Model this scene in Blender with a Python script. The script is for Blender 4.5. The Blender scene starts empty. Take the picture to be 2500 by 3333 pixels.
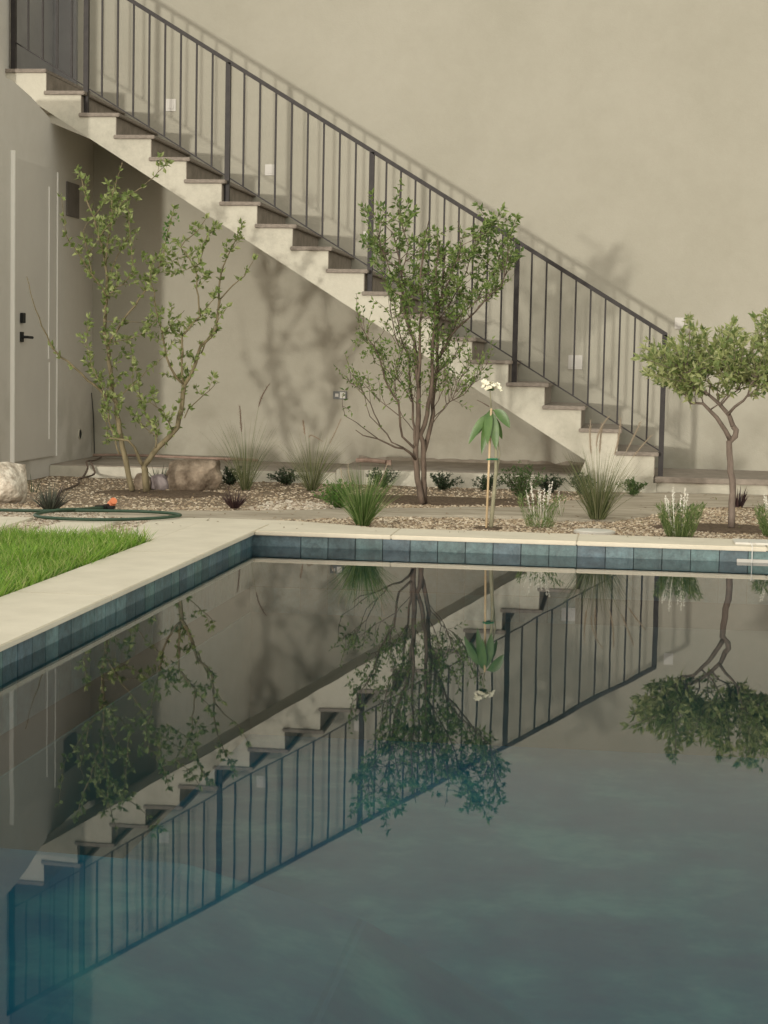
import bpy, bmesh, math, random
import numpy as np
from mathutils import Vector, Matrix, noise
random.seed(7); RNG = np.random.default_rng(7)
S = bpy.context.scene; COL = S.collection

# ------------------------------------------------------------------ camera
YAW, PITCH, ROLL, FPX = 0.1307, -0.0843, 0.0196, 5965.1
cam_d = bpy.data.cameras.new('camera'); cam = bpy.data.objects.new('camera', cam_d); COL.objects.link(cam)
cam_d.sensor_fit = 'VERTICAL'; cam_d.sensor_height = 24.0; cam_d.lens = 24.0 * FPX / 3333.0
cam_d.clip_start = 0.05; cam_d.clip_end = 500
F = Vector((-math.sin(YAW) * math.cos(PITCH), math.cos(YAW) * math.cos(PITCH), math.sin(PITCH)))
R = Vector((math.cos(YAW), math.sin(YAW), 0)); U = R.cross(F)
R2 = R * math.cos(ROLL) + U * math.sin(ROLL); U2 = -R * math.sin(ROLL) + U * math.cos(ROLL)
m = Matrix((R2, U2, -F)).transposed().to_4x4(); m.translation = Vector((0, 0, 1.0464)); cam.matrix_world = m
S.camera = cam

# ------------------------------------------------------------------ sky, sun, exposure
SUN_DIR = Vector((-0.28, -1.084, 0.018)).normalized()          # towards the sun
el = math.asin(SUN_DIR.z); az = math.atan2(SUN_DIR.x, SUN_DIR.y)
W = bpy.data.worlds.new('World'); S.world = W; W.use_nodes = True
nt = W.node_tree; bg = nt.nodes['Background']
sky = nt.nodes.new('ShaderNodeTexSky'); sky.sky_type = 'NISHITA'; sky.sun_disc = False
sky.sun_elevation = el; sky.sun_rotation = az % (2 * math.pi)
sky.air_density = 1.0; sky.dust_density = 3.0; sky.ozone_density = 0.0
# an even, faintly warm night glow over the whole dome, with the physical sky on top of it
glow = nt.nodes.new('ShaderNodeMix'); glow.data_type = 'RGBA'; glow.inputs[0].default_value = 0.5
glow.inputs[7].default_value = (10.2, 10.05, 9.0, 1)
hs = nt.nodes.new('ShaderNodeHueSaturation'); hs.inputs['Saturation'].default_value = 0.35; hs.inputs['Value'].default_value = 4.6
nt.links.new(sky.outputs[0], hs.inputs['Color']); nt.links.new(hs.outputs[0], glow.inputs[6])
nt.links.new(glow.outputs[2], bg.inputs[0]); bg.inputs[1].default_value = 0.15
sd = bpy.data.lights.new('sun', 'SUN'); sd.energy = 1.5; sd.angle = math.radians(1.7); sd.color = (1.0, 0.95, 0.85)
sun = bpy.data.objects.new('sun', sd); COL.objects.link(sun)
sun.rotation_euler = SUN_DIR.to_track_quat('Z', 'Y').to_euler(); sun.location = (-3, -6, 6)
S.view_settings.view_transform = 'Standard'; S.view_settings.look = 'None'
S.view_settings.exposure = 0.07; S.view_settings.gamma = 1.0
S.cycles.max_bounces = 8; S.cycles.transparent_max_bounces = 12

# ------------------------------------------------------------------ materials
def mat(name, c1, c2=None, scale=4.0, rough=0.9, bump=0.0, bscale=60.0, spec=0.3, c3=None, stretch=(1, 1, 1), metal=0.0, lo=0.35, hi=0.65, detail=6, trans=0.0):
    M = bpy.data.materials.new(name); M.use_nodes = True; n = M.node_tree.nodes; L = M.node_tree.links
    b = n['Principled BSDF']; b.inputs['Roughness'].default_value = rough
    b.inputs['Specular IOR Level'].default_value = spec; b.inputs['Metallic'].default_value = metal
    tc = n.new('ShaderNodeTexCoord'); mp = n.new('ShaderNodeMapping'); mp.inputs['Scale'].default_value = stretch
    L.new(tc.outputs['Object'], mp.inputs[0])
    if c2 is None:
        b.inputs['Base Color'].default_value = (*c1, 1)
    else:
        ns = n.new('ShaderNodeTexNoise'); ns.inputs['Scale'].default_value = scale; ns.inputs['Detail'].default_value = detail
        ns.inputs['Roughness'].default_value = 0.62
        L.new(mp.outputs[0], ns.inputs['Vector'])
        cr = n.new('ShaderNodeValToRGB'); L.new(ns.outputs['Fac'], cr.inputs[0])
        cr.color_ramp.elements[0].position = lo; cr.color_ramp.elements[0].color = (*c1, 1)
        cr.color_ramp.elements[1].position = hi; cr.color_ramp.elements[1].color = (*c2, 1)
        if c3:
            e = cr.color_ramp.elements.new((lo + hi) / 2); e.color = (*c3, 1)
        L.new(cr.outputs[0], b.inputs['Base Color'])
    if bump:
        n2 = n.new('ShaderNodeTexNoise'); n2.inputs['Scale'].default_value = bscale; n2.inputs['Detail'].default_value = 5
        L.new(mp.outputs[0], n2.inputs['Vector'])
        bp = n.new('ShaderNodeBump'); bp.inputs['Strength'].default_value = bump; bp.inputs['Distance'].default_value = 0.01
        L.new(n2.outputs['Fac'], bp.inputs['Height']); L.new(bp.outputs[0], b.inputs['Normal'])
    return M

def rnd_mat(name, cols, rough=0.6, spec=0.3, fine=None, trans=0.0):
    """colour picked per leaf / stone / tile from its island or object random"""
    M = bpy.data.materials.new(name); M.use_nodes = True; n = M.node_tree.nodes; L = M.node_tree.links
    b = n['Principled BSDF']; b.inputs['Roughness'].default_value = rough; b.inputs['Specular IOR Level'].default_value = spec
    g = n.new('ShaderNodeNewGeometry'); cr = n.new('ShaderNodeValToRGB'); L.new(g.outputs['Random Per Island'], cr.inputs[0])
    els = cr.color_ramp.elements
    for i, c in enumerate(cols):
        p = i / (len(cols) - 1)
        if i == 0: e = els[0]; e.position = 0
        elif i == len(cols) - 1: e = els[1] if len(els) == 2 and i == 1 else els[-1]; e.position = 1
        else: e = els.new(p)
        e.color = (*c, 1)
    L.new(cr.outputs[0], b.inputs['Base Color'])
    if trans:
        tr = n.new('ShaderNodeBsdfTranslucent'); L.new(cr.outputs[0], tr.inputs[0]); mx = n.new('ShaderNodeMixShader'); mx.inputs[0].default_value = trans
        out = n['Material Output']; L.new(b.outputs[0], mx.inputs[1]); L.new(tr.outputs[0], mx.inputs[2]); L.new(mx.outputs[0], out.inputs[0])
    return M

def stucco(name, base, dark, light, bump=0.25):
    """trowelled plaster: big soft clouds, small mottling, fine relief"""
    M = bpy.data.materials.new(name); M.use_nodes = True; n = M.node_tree.nodes; L = M.node_tree.links
    b = n['Principled BSDF']; b.inputs['Roughness'].default_value = 0.92; b.inputs['Specular IOR Level'].default_value = 0.2
    tc = n.new('ShaderNodeTexCoord')
    a = n.new('ShaderNodeTexNoise'); a.inputs['Scale'].default_value = 1.1; a.inputs['Detail'].default_value = 4; a.inputs['Distortion'].default_value = 0.6
    c = n.new('ShaderNodeTexNoise'); c.inputs['Scale'].default_value = 8; c.inputs['Detail'].default_value = 12; c.inputs['Roughness'].default_value = 0.8
    for q in (a, c): L.new(tc.outputs['Object'], q.inputs['Vector'])
    ad = n.new('ShaderNodeMath'); ad.operation = 'ADD'; L.new(a.outputs['Fac'], ad.inputs[0]); L.new(c.outputs['Fac'], ad.inputs[1])
    hf = n.new('ShaderNodeMath'); hf.operation = 'MULTIPLY'; hf.inputs[1].default_value = 0.5; L.new(ad.outputs[0], hf.inputs[0])
    cr = n.new('ShaderNodeValToRGB'); L.new(hf.outputs[0], cr.inputs[0]); e = cr.color_ramp.elements
    e[0].position = 0.36; e[0].color = (*dark, 1); e[1].position = 0.66; e[1].color = (*light, 1)
    k = e.new(0.5); k.color = (*base, 1)
    # splash dirt and damp stains that cling to the lowest half metre, broken up by noise
    sx = n.new('ShaderNodeSeparateXYZ'); gp = n.new('ShaderNodeNewGeometry'); L.new(gp.outputs['Position'], sx.inputs[0])
    mr = n.new('ShaderNodeMapRange'); mr.inputs['From Min'].default_value = .15; mr.inputs['From Max'].default_value = .95; mr.inputs['To Min'].default_value = 1; mr.inputs['To Max'].default_value = 0
    L.new(sx.outputs['Z'], mr.inputs[0]); d = n.new('ShaderNodeTexNoise'); d.inputs['Scale'].default_value = 3.2; d.inputs['Detail'].default_value = 9; L.new(gp.outputs['Position'], d.inputs['Vector'])
    d2 = n.new('ShaderNodeMapRange'); d2.inputs['From Min'].default_value = .46; d2.inputs['From Max'].default_value = .66; L.new(d.outputs['Fac'], d2.inputs[0])
    pm = n.new('ShaderNodeMath'); pm.operation = 'MULTIPLY'; L.new(mr.outputs[0], pm.inputs[0]); L.new(d2.outputs[0], pm.inputs[1])
    p2 = n.new('ShaderNodeMath'); p2.operation = 'MULTIPLY'; p2.inputs[1].default_value = .55; L.new(pm.outputs[0], p2.inputs[0])
    dm = n.new('ShaderNodeMix'); dm.data_type = 'RGBA'; L.new(p2.outputs[0], dm.inputs[0]); L.new(cr.outputs[0], dm.inputs[6]); dm.inputs[7].default_value = (dark[0] * .55, dark[1] * .55, dark[2] * .5, 1)
    L.new(dm.outputs[2], b.inputs['Base Color'])
    f = n.new('ShaderNodeTexNoise'); f.inputs['Scale'].default_value = 90; f.inputs['Detail'].default_value = 4; L.new(tc.outputs['Object'], f.inputs['Vector'])
    a2 = n.new('ShaderNodeMath'); a2.operation = 'ADD'; L.new(f.outputs['Fac'], a2.inputs[0]); L.new(c.outputs['Fac'], a2.inputs[1])
    bp = n.new('ShaderNodeBump'); bp.inputs['Strength'].default_value = bump; bp.inputs['Distance'].default_value = 0.006
    L.new(a2.outputs[0], bp.inputs['Height']); L.new(bp.outputs[0], b.inputs['Normal'])
    return M

M = {}
M['wall'] = stucco('plaster_tan', (.372, .354, .288), (.350, .333, .268), (.395, .376, .309))
M['wall_left'] = stucco('plaster_grey_tan', (.60, .57, .51), (.57, .54, .475), (.63, .60, .54))
M['white'] = stucco('plaster_white', (.53, .505, .415), (.41, .39, .32), (.60, .575, .48))
M['tread'] = mat('stone_tread', (.20, .17, .14), (.30, .26, .215), 30, .8, .3, 80, stretch=(1, 1, 3))
M['slab'] = mat('stone_slab', (.21, .18, .145), (.29, .25, .205), 12, .8, .3, 80)
M['platform'] = mat('raw_render_top', (.27, .235, .19), (.38, .335, .275), 5, .95, .4, 30)
M['iron'] = mat('dark_iron', (.022, .019, .018), (.036, .031, .028), 20, .55, .1, 100, .3)
M['door'] = mat('painted_door', (.55, .52, .465), (.58, .55, .49), 3, .5, .04, 200, .4)
M['trim'] = mat('lit_metal_edge', (.88, .86, .80), None, rough=.4)  # metal edges; lamplight catching them is put into the near white colour
M['plate'] = mat('white_plastic', (.52, .50, .45), None, rough=.45)
M['greyplastic'] = mat('grey_plastic', (.11, .12, .115), (.16, .17, .16), 30, .5)
M['darkdoor'] = mat('dark_grey_paint', (.23, .225, .22), (.27, .265, .255), 4, .6)
M['vent'] = mat('brown_grey_metal', (.16, .145, .13), (.20, .18, .165), 8, .6)
M['black'] = mat('black_rubber', (.012, .013, .012), None, rough=.6)
M['coping'] = mat('pale_stone_coping', (.61, .555, .435), (.73, .67, .535), 3.5, .85, .25, 140, lo=.3, hi=.7)
M['bench'] = mat('pale_blue_plaster', (.012, .12, .20), (.20, .33, .30), 1.6, .8, lo=.34, hi=.68, c3=(.035, .17, .235), detail=10)
M['tile'] = None
M['grout'] = mat('dark_grout', (.035, .045, .05), None, rough=.9)
M['poolwall'] = mat('pool_wall_plaster', (.14, .155, .14), (.20, .21, .19), 2, .8)
M['pool'] = mat('pool_plaster', (.005, .090, .145), (.075, .205, .205), 2.4, .8, lo=.36, hi=.66, c3=(.018, .125, .165), detail=12)
M['soil'] = mat('brown_soil', (.17, .13, .09), (.30, .235, .165), 14, 1, .9, 50, .1, lo=.3, hi=.7)
M['mulch'] = mat('dark_mulch', (.09, .065, .045), (.18, .135, .095), 40, 1, 1.0, 60, .1)
M['path'] = mat('compacted_sand', (.33, .285, .215), (.50, .44, .345), 2.2, 1, .6, 40, .1, stretch=(1, 4, 1), lo=.35, hi=.65)
M['ground'] = mat('bare_ground', (.17, .14, .10), (.27, .22, .16), 3, 1, .5, 30, .1)
M['stone'] = rnd_mat('pea_gravel', [(.14, .10, .065), (.38, .29, .19), (.52, .42, .29), (.74, .65, .50), (.24, .17, .11)], .85)
M['stone_pale'] = rnd_mat('pale_gravel', [(.22, .16, .11), (.48, .40, .30), (.62, .55, .44), (.72, .66, .55), (.36, .27, .19)], .85)
M['bark_green'] = mat('smooth_olive_bark', (.12, .10, .055), (.23, .19, .11), 25, .8, .4, 80, stretch=(1, 1, .3))
M['bark_brown'] = mat('brown_bark', (.065, .048, .035), (.16, .12, .09), 25, .85, .5, 80, stretch=(1, 1, .3))
M['bark_grey'] = mat('grey_brown_bark', (.13, .10, .08), (.22, .175, .14), 20, .85, .5, 60, stretch=(1, 1, .4))
M['leaf_pale'] = rnd_mat('pale_leaves', [(.11, .16, .04), (.20, .26, .08), (.34, .38, .16)], .5, .4, trans=.3)
M['leaf_bright'] = rnd_mat('bright_leaves', [(.05, .13, .02), (.11, .22, .035)], .5, .4, trans=.3)
M['leaf_mid'] = rnd_mat('mid_green_leaves', [(.07, .125, .03), (.15, .225, .055), (.26, .33, .11)], .45, .4, trans=.35)
M['leaf_citrus'] = rnd_mat('citrus_leaves', [(.12, .18, .055), (.24, .30, .10), (.36, .40, .16), (.52, .54, .28)], .4, .5, trans=.4)
M['leaf_dark'] = rnd_mat('dark_shrub_leaves', [(.022, .045, .02), (.05, .08, .035)], .5, .4, trans=.15)
M['leaf_shrub'] = rnd_mat('shrub_leaves', [(.05, .095, .028), (.10, .16, .05)], .5, .4, trans=.2)
M['leaf_grey'] = rnd_mat('grey_purple_leaves', [(.05, .035, .035), (.09, .10, .075), (.05, .06, .04)], .6, .3, trans=.1)
M['leaf_purple'] = rnd_mat('purple_leaves', [(.035, .018, .02), (.08, .045, .04)], .5, .4, trans=.1)
M['straw'] = rnd_mat('grass_blades', [(.07, .10, .035), (.15, .17, .07), (.30, .29, .17)], .6, .3, trans=.3)
M['tuft'] = rnd_mat('fresh_grass_blades', [(.05, .11, .02), (.11, .19, .045), (.24, .28, .12)], .6, .3, trans=.3)
M['plume'] = mat('seed_plume', (.22, .15, .10), (.34, .25, .17), 200, .9)
M['plume_dark'] = mat('dark_seed_plume', (.11, .07, .05), (.18, .12, .085), 200, .9)
M['fuzz'] = rnd_mat('plume_hairs', [(.30, .22, .15), (.48, .38, .28)], .9, trans=.4)
M['leaf_soft'] = rnd_mat('soft_green_leaves', [(.07, .12, .03), (.14, .20, .06), (.24, .29, .12)], .5, .4, trans=.35)
M['litter'] = rnd_mat('dry_leaves', [(.16, .10, .05), (.30, .21, .11), (.14, .15, .06)], .8)
M['plume_pale'] = rnd_mat('pale_seed_plume', [(.45, .36, .26), (.60, .52, .40)], .9, trans=.5)
M['lawn'] = rnd_mat('lawn_blades', [(.10, .21, .02), (.20, .38, .04), (.33, .50, .09), (.46, .47, .20)], .5, .35, trans=.35)
M['lawn_base'] = mat('lawn_soil', (.025, .05, .012), (.04, .08, .02), 40, 1)
M['rock_brown'] = mat('brown_boulder', (.09, .065, .045), (.38, .31, .23), 7, .95, 1, 45, .1, lo=.32, hi=.7)
M['rock_pale'] = mat('pale_boulder', (.36, .30, .23), (.72, .66, .55), 14, .95, 1, 55, .1, lo=.38, hi=.6)
M['rock_purple'] = mat('purple_grey_boulder', (.14, .11, .11), (.30, .26, .25), 7, .95, .8, 45, .1)
M['wood'] = mat('bamboo_wood', (.42, .30, .16), (.60, .46, .28), 12, .7, .2, 60, stretch=(1, 1, .2))
M['petal'] = mat('white_petals', (.80, .76, .55), (.86, .84, .72), 60, .6)
M['white_flower'] = mat('white_flower_spikes', (.62, .60, .50), (.78, .76, .68), 80, .8)
M['plumeria'] = mat('long_leaf', (.045, .105, .02), (.095, .17, .04), 9, .4, .1, 80, .5)
M['plumeria_stem'] = mat('grey_green_stem', (.23, .22, .14), (.33, .31, .21), 14, .8)
M['tape'] = mat('green_tape', (.01, .16, .07), None, rough=.4)
M['hose'] = mat('green_hose', (.02, .055, .03), (.03, .075, .04), 30, .45, spec=.5)
M['orange'] = mat('orange_plastic', (.62, .20, .09), None, rough=.35)
M['conduit'] = mat('faded_red_conduit', (.24, .17, .13), (.33, .24, .19), 20, .8)
M['lid'] = mat('white_lid', (.60, .58, .51), (.66, .64, .57), 12, .5)
M['cord'] = mat('white_cord', (.75, .73, .68), None, rough=.6)

def tile_mat():
    Mt = bpy.data.materials.new('blue_green_stone_tile'); Mt.use_nodes = True; n = Mt.node_tree.nodes; L = Mt.node_tree.links
    b = n['Principled BSDF']; b.inputs['Roughness'].default_value = .42; b.inputs['Specular IOR Level'].default_value = .5
    oi = n.new('ShaderNodeObjectInfo'); cr = n.new('ShaderNodeValToRGB'); L.new(oi.outputs['Random'], cr.inputs[0])
    e = cr.color_ramp.elements; e[0].color = (.07, .115, .13, 1); e[1].color = (.14, .225, .225, 1)
    k = e.new(.35); k.color = (.11, .19, .18, 1); k = e.new(.7); k.color = (.08, .13, .155, 1)
    tc = n.new('ShaderNodeTexCoord'); ns = n.new('ShaderNodeTexNoise'); ns.inputs['Scale'].default_value = 22; ns.inputs['Detail'].default_value = 9; ns.inputs['Roughness'].default_value = .7
    geo = n.new('ShaderNodeNewGeometry'); L.new(geo.outputs['Position'], ns.inputs['Vector'])
    mr = n.new('ShaderNodeMapRange'); mr.inputs['From Min'].default_value = .3; mr.inputs['From Max'].default_value = .7; mr.inputs['To Min'].default_value = .55; mr.inputs['To Max'].default_value = 1.5
    L.new(ns.outputs['Fac'], mr.inputs[0]); mx = n.new('ShaderNodeMix'); mx.data_type = 'RGBA'; mx.blend_type = 'MULTIPLY'; mx.inputs[0].default_value = 1
    L.new(cr.outputs[0], mx.inputs[6]); L.new(mr.outputs[0], mx.inputs[7]); L.new(mx.outputs[2], b.inputs['Base Color'])
    bp = n.new('ShaderNodeBump'); bp.inputs['Strength'].default_value = .6; bp.inputs['Distance'].default_value = .006
    L.new(ns.outputs['Fac'], bp.inputs['Height']); L.new(bp.outputs[0], b.inputs['Normal'])
    return Mt
M['tile'] = tile_mat()

def water_mat():
    Mw = bpy.data.materials.new('still_pool_water'); Mw.use_nodes = True; n = Mw.node_tree.nodes; L = Mw.node_tree.links
    n.remove(n['Principled BSDF']); out = n['Material Output']
    fr = n.new('ShaderNodeFresnel'); fr.inputs['IOR'].default_value = 1.333
    tr = n.new('ShaderNodeBsdfTransparent'); tr.inputs[0].default_value = (.50, .85, .92, 1)
    gl = n.new('ShaderNodeBsdfGlossy'); gl.inputs['Roughness'].default_value = .012; gl.inputs[0].default_value = (1, 1, 1, 1)
    tc = n.new('ShaderNodeTexCoord'); mp = n.new('ShaderNodeMapping'); mp.inputs['Scale'].default_value = (1, .5, 1); L.new(tc.outputs['Object'], mp.inputs[0])
    ns = n.new('ShaderNodeTexNoise'); ns.inputs['Scale'].default_value = 1.6; ns.inputs['Detail'].default_value = 2; L.new(mp.outputs[0], ns.inputs['Vector'])
    bp = n.new('ShaderNodeBump'); bp.inputs['Strength'].default_value = .08; bp.inputs['Distance'].default_value = .01
    L.new(ns.outputs['Fac'], bp.inputs['Height'])
    for q in (gl, fr): L.new(bp.outputs[0], q.inputs['Normal'])
    mx = n.new('ShaderNodeMixShader'); L.new(fr.outputs[0], mx.inputs[0]); L.new(tr.outputs[0], mx.inputs[1]); L.new(gl.outputs[0], mx.inputs[2]); L.new(mx.outputs[0], out.inputs[0])
    return Mw
M['water'] = water_mat()

# ------------------------------------------------------------------ mesh helpers
class MB:
    """collects vertices and faces, then links them as one mesh object"""
    def __init__(s): s.v = []; s.f = []
    def box(s, x0, y0, z0, x1, y1, z1, b=0.0):
        i = len(s.v)
        s.v += [(x0, y0, z0), (x1, y0, z0), (x1, y1, z0), (x0, y1, z0), (x0, y0, z1), (x1, y0, z1), (x1, y1, z1), (x0, y1, z1)]
        s.f += [tuple(i + k for k in q) for q in ((0, 3, 2, 1), (4, 5, 6, 7), (0, 1, 5, 4), (1, 2, 6, 5), (2, 3, 7, 6), (3, 0, 4, 7))]
    def prism(s, poly, a0, a1, axis='Y'):
        n = len(poly); i = len(s.v)
        for a in (a0, a1):
            for p, q in poly:
                s.v.append((p, a, q) if axis == 'Y' else (a, p, q) if axis == 'X' else (p, q, a))
        s.f.append(tuple(i + k for k in range(n))); s.f.append(tuple(i + n + k for k in reversed(range(n))))
        for k in range(n):
            j = (k + 1) % n; s.f.append((i + k, i + n + k, i + n + j, i + j))
    def tube(s, pts, r0, r1=None, seg=6, rad=None, cap=True):
        pts = [Vector(p) for p in pts]; n = len(pts); r1 = r0 if r1 is None else r1; prev = None; st = len(s.v)
        for k, p in enumerate(pts):
            t = (pts[min(k + 1, n - 1)] - pts[max(k - 1, 0)]).normalized()
            if prev is None:
                a = t.orthogonal().normalized()
            else:
                a = (prev - t * prev.dot(t)); a = a.normalized() if a.length > 1e-6 else t.orthogonal().normalized()
            prev = a; c = t.cross(a); r = rad[k] if rad else r0 + (r1 - r0) * k / max(1, n - 1)
            for j in range(seg):
                w = 2 * math.pi * j / seg; s.v.append(tuple(p + (a * math.cos(w) + c * math.sin(w)) * r))
        for k in range(n - 1):
            for j in range(seg):
                a0 = st + k * seg + j; a1 = st + k * seg + (j + 1) % seg; s.f.append((a0, a1, a1 + seg, a0 + seg))
        if cap:
            s.f.append(tuple(st + j for j in reversed(range(seg)))); s.f.append(tuple(st + (n - 1) * seg + j for j in range(seg)))
    def leaf(s, p, d, n, l, w, curl=0.15):
        """a folded pointed leaf of four triangles"""
        d = d.normalized(); sd = d.cross(n)
        sd = sd.normalized() if sd.length > 1e-4 else d.orthogonal().normalized(); up = sd.cross(d)
        i = len(s.v); m_ = p + d * l * .45
        s.v += [tuple(p), tuple(m_ + sd * w * .5 + up * w * .2), tuple(p + d * l - up * l * curl), tuple(m_ - sd * w * .5 + up * w * .2), tuple(m_)]
        s.f += [(i, i + 1, i + 4), (i + 1, i + 2, i + 4), (i, i + 4, i + 3), (i + 4, i + 2, i + 3)]
    def blade(s, p, d, l, w, bend, seg=4):
        """a narrow grass blade that arches over"""
        h = Vector((d[0], d[1], 0)); h = h.normalized() if h.length > 1e-5 else Vector((1, 0, 0)); sd = Vector((-h.y, h.x, 0)); 
        ph = random.uniform(0, 3.14); sd = (sd * math.cos(ph) + h * math.sin(ph))
        i = len(s.v); q = Vector(p); dd = Vector(d).normalized()
        for k in range(seg + 1):
            t = k / seg; ww = w * (1 - t ** 1.6) * .5 + .0002
            s.v += [tuple(q + sd * ww), tuple(q - sd * ww)]
            dd = (dd + h * bend / seg - Vector((0, 0, bend * bend * .5 * t / seg))).normalized(); q = q + dd * l / seg
        for k in range(seg): s.f.append((i + 2 * k, i + 2 * k + 1, i + 2 * k + 3, i + 2 * k + 2))
        return q
    def build(s, name, m_, parent=None, smooth=False, bevel=0.0, kind=None, origin=None):
        me = bpy.data.meshes.new(name); v = s.v
        if origin is not None: v = [(a - origin[0], b - origin[1], c - origin[2]) for a, b, c in v]
        me.from_pydata(v, [], s.f); me.materials.append(m_)
        if smooth: me.polygons.foreach_set('use_smooth', [True] * len(me.polygons))
        if bevel:
            bm = bmesh.new(); bm.from_mesh(me); bmesh.ops.remove_doubles(bm, verts=bm.verts, dist=1e-6)
            bmesh.ops.bevel(bm, geom=list(bm.edges), offset=bevel, segments=2, affect='EDGES', clamp_overlap=True); bm.to_mesh(me); bm.free()
        me.validate(); me.update()
        o = bpy.data.objects.new(name, me); COL.objects.link(o)
        if origin is not None: o.location = origin
        if parent is not None: attach(o, parent)
        if kind: o['kind'] = kind
        return o

def attach(o, p):
    o.parent = p; pl = p.location; 
    q = p; off = Vector((0, 0, 0))
    while q is not None: off += q.location; q = q.parent
    o.location = Vector(o.location) - off

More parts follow.
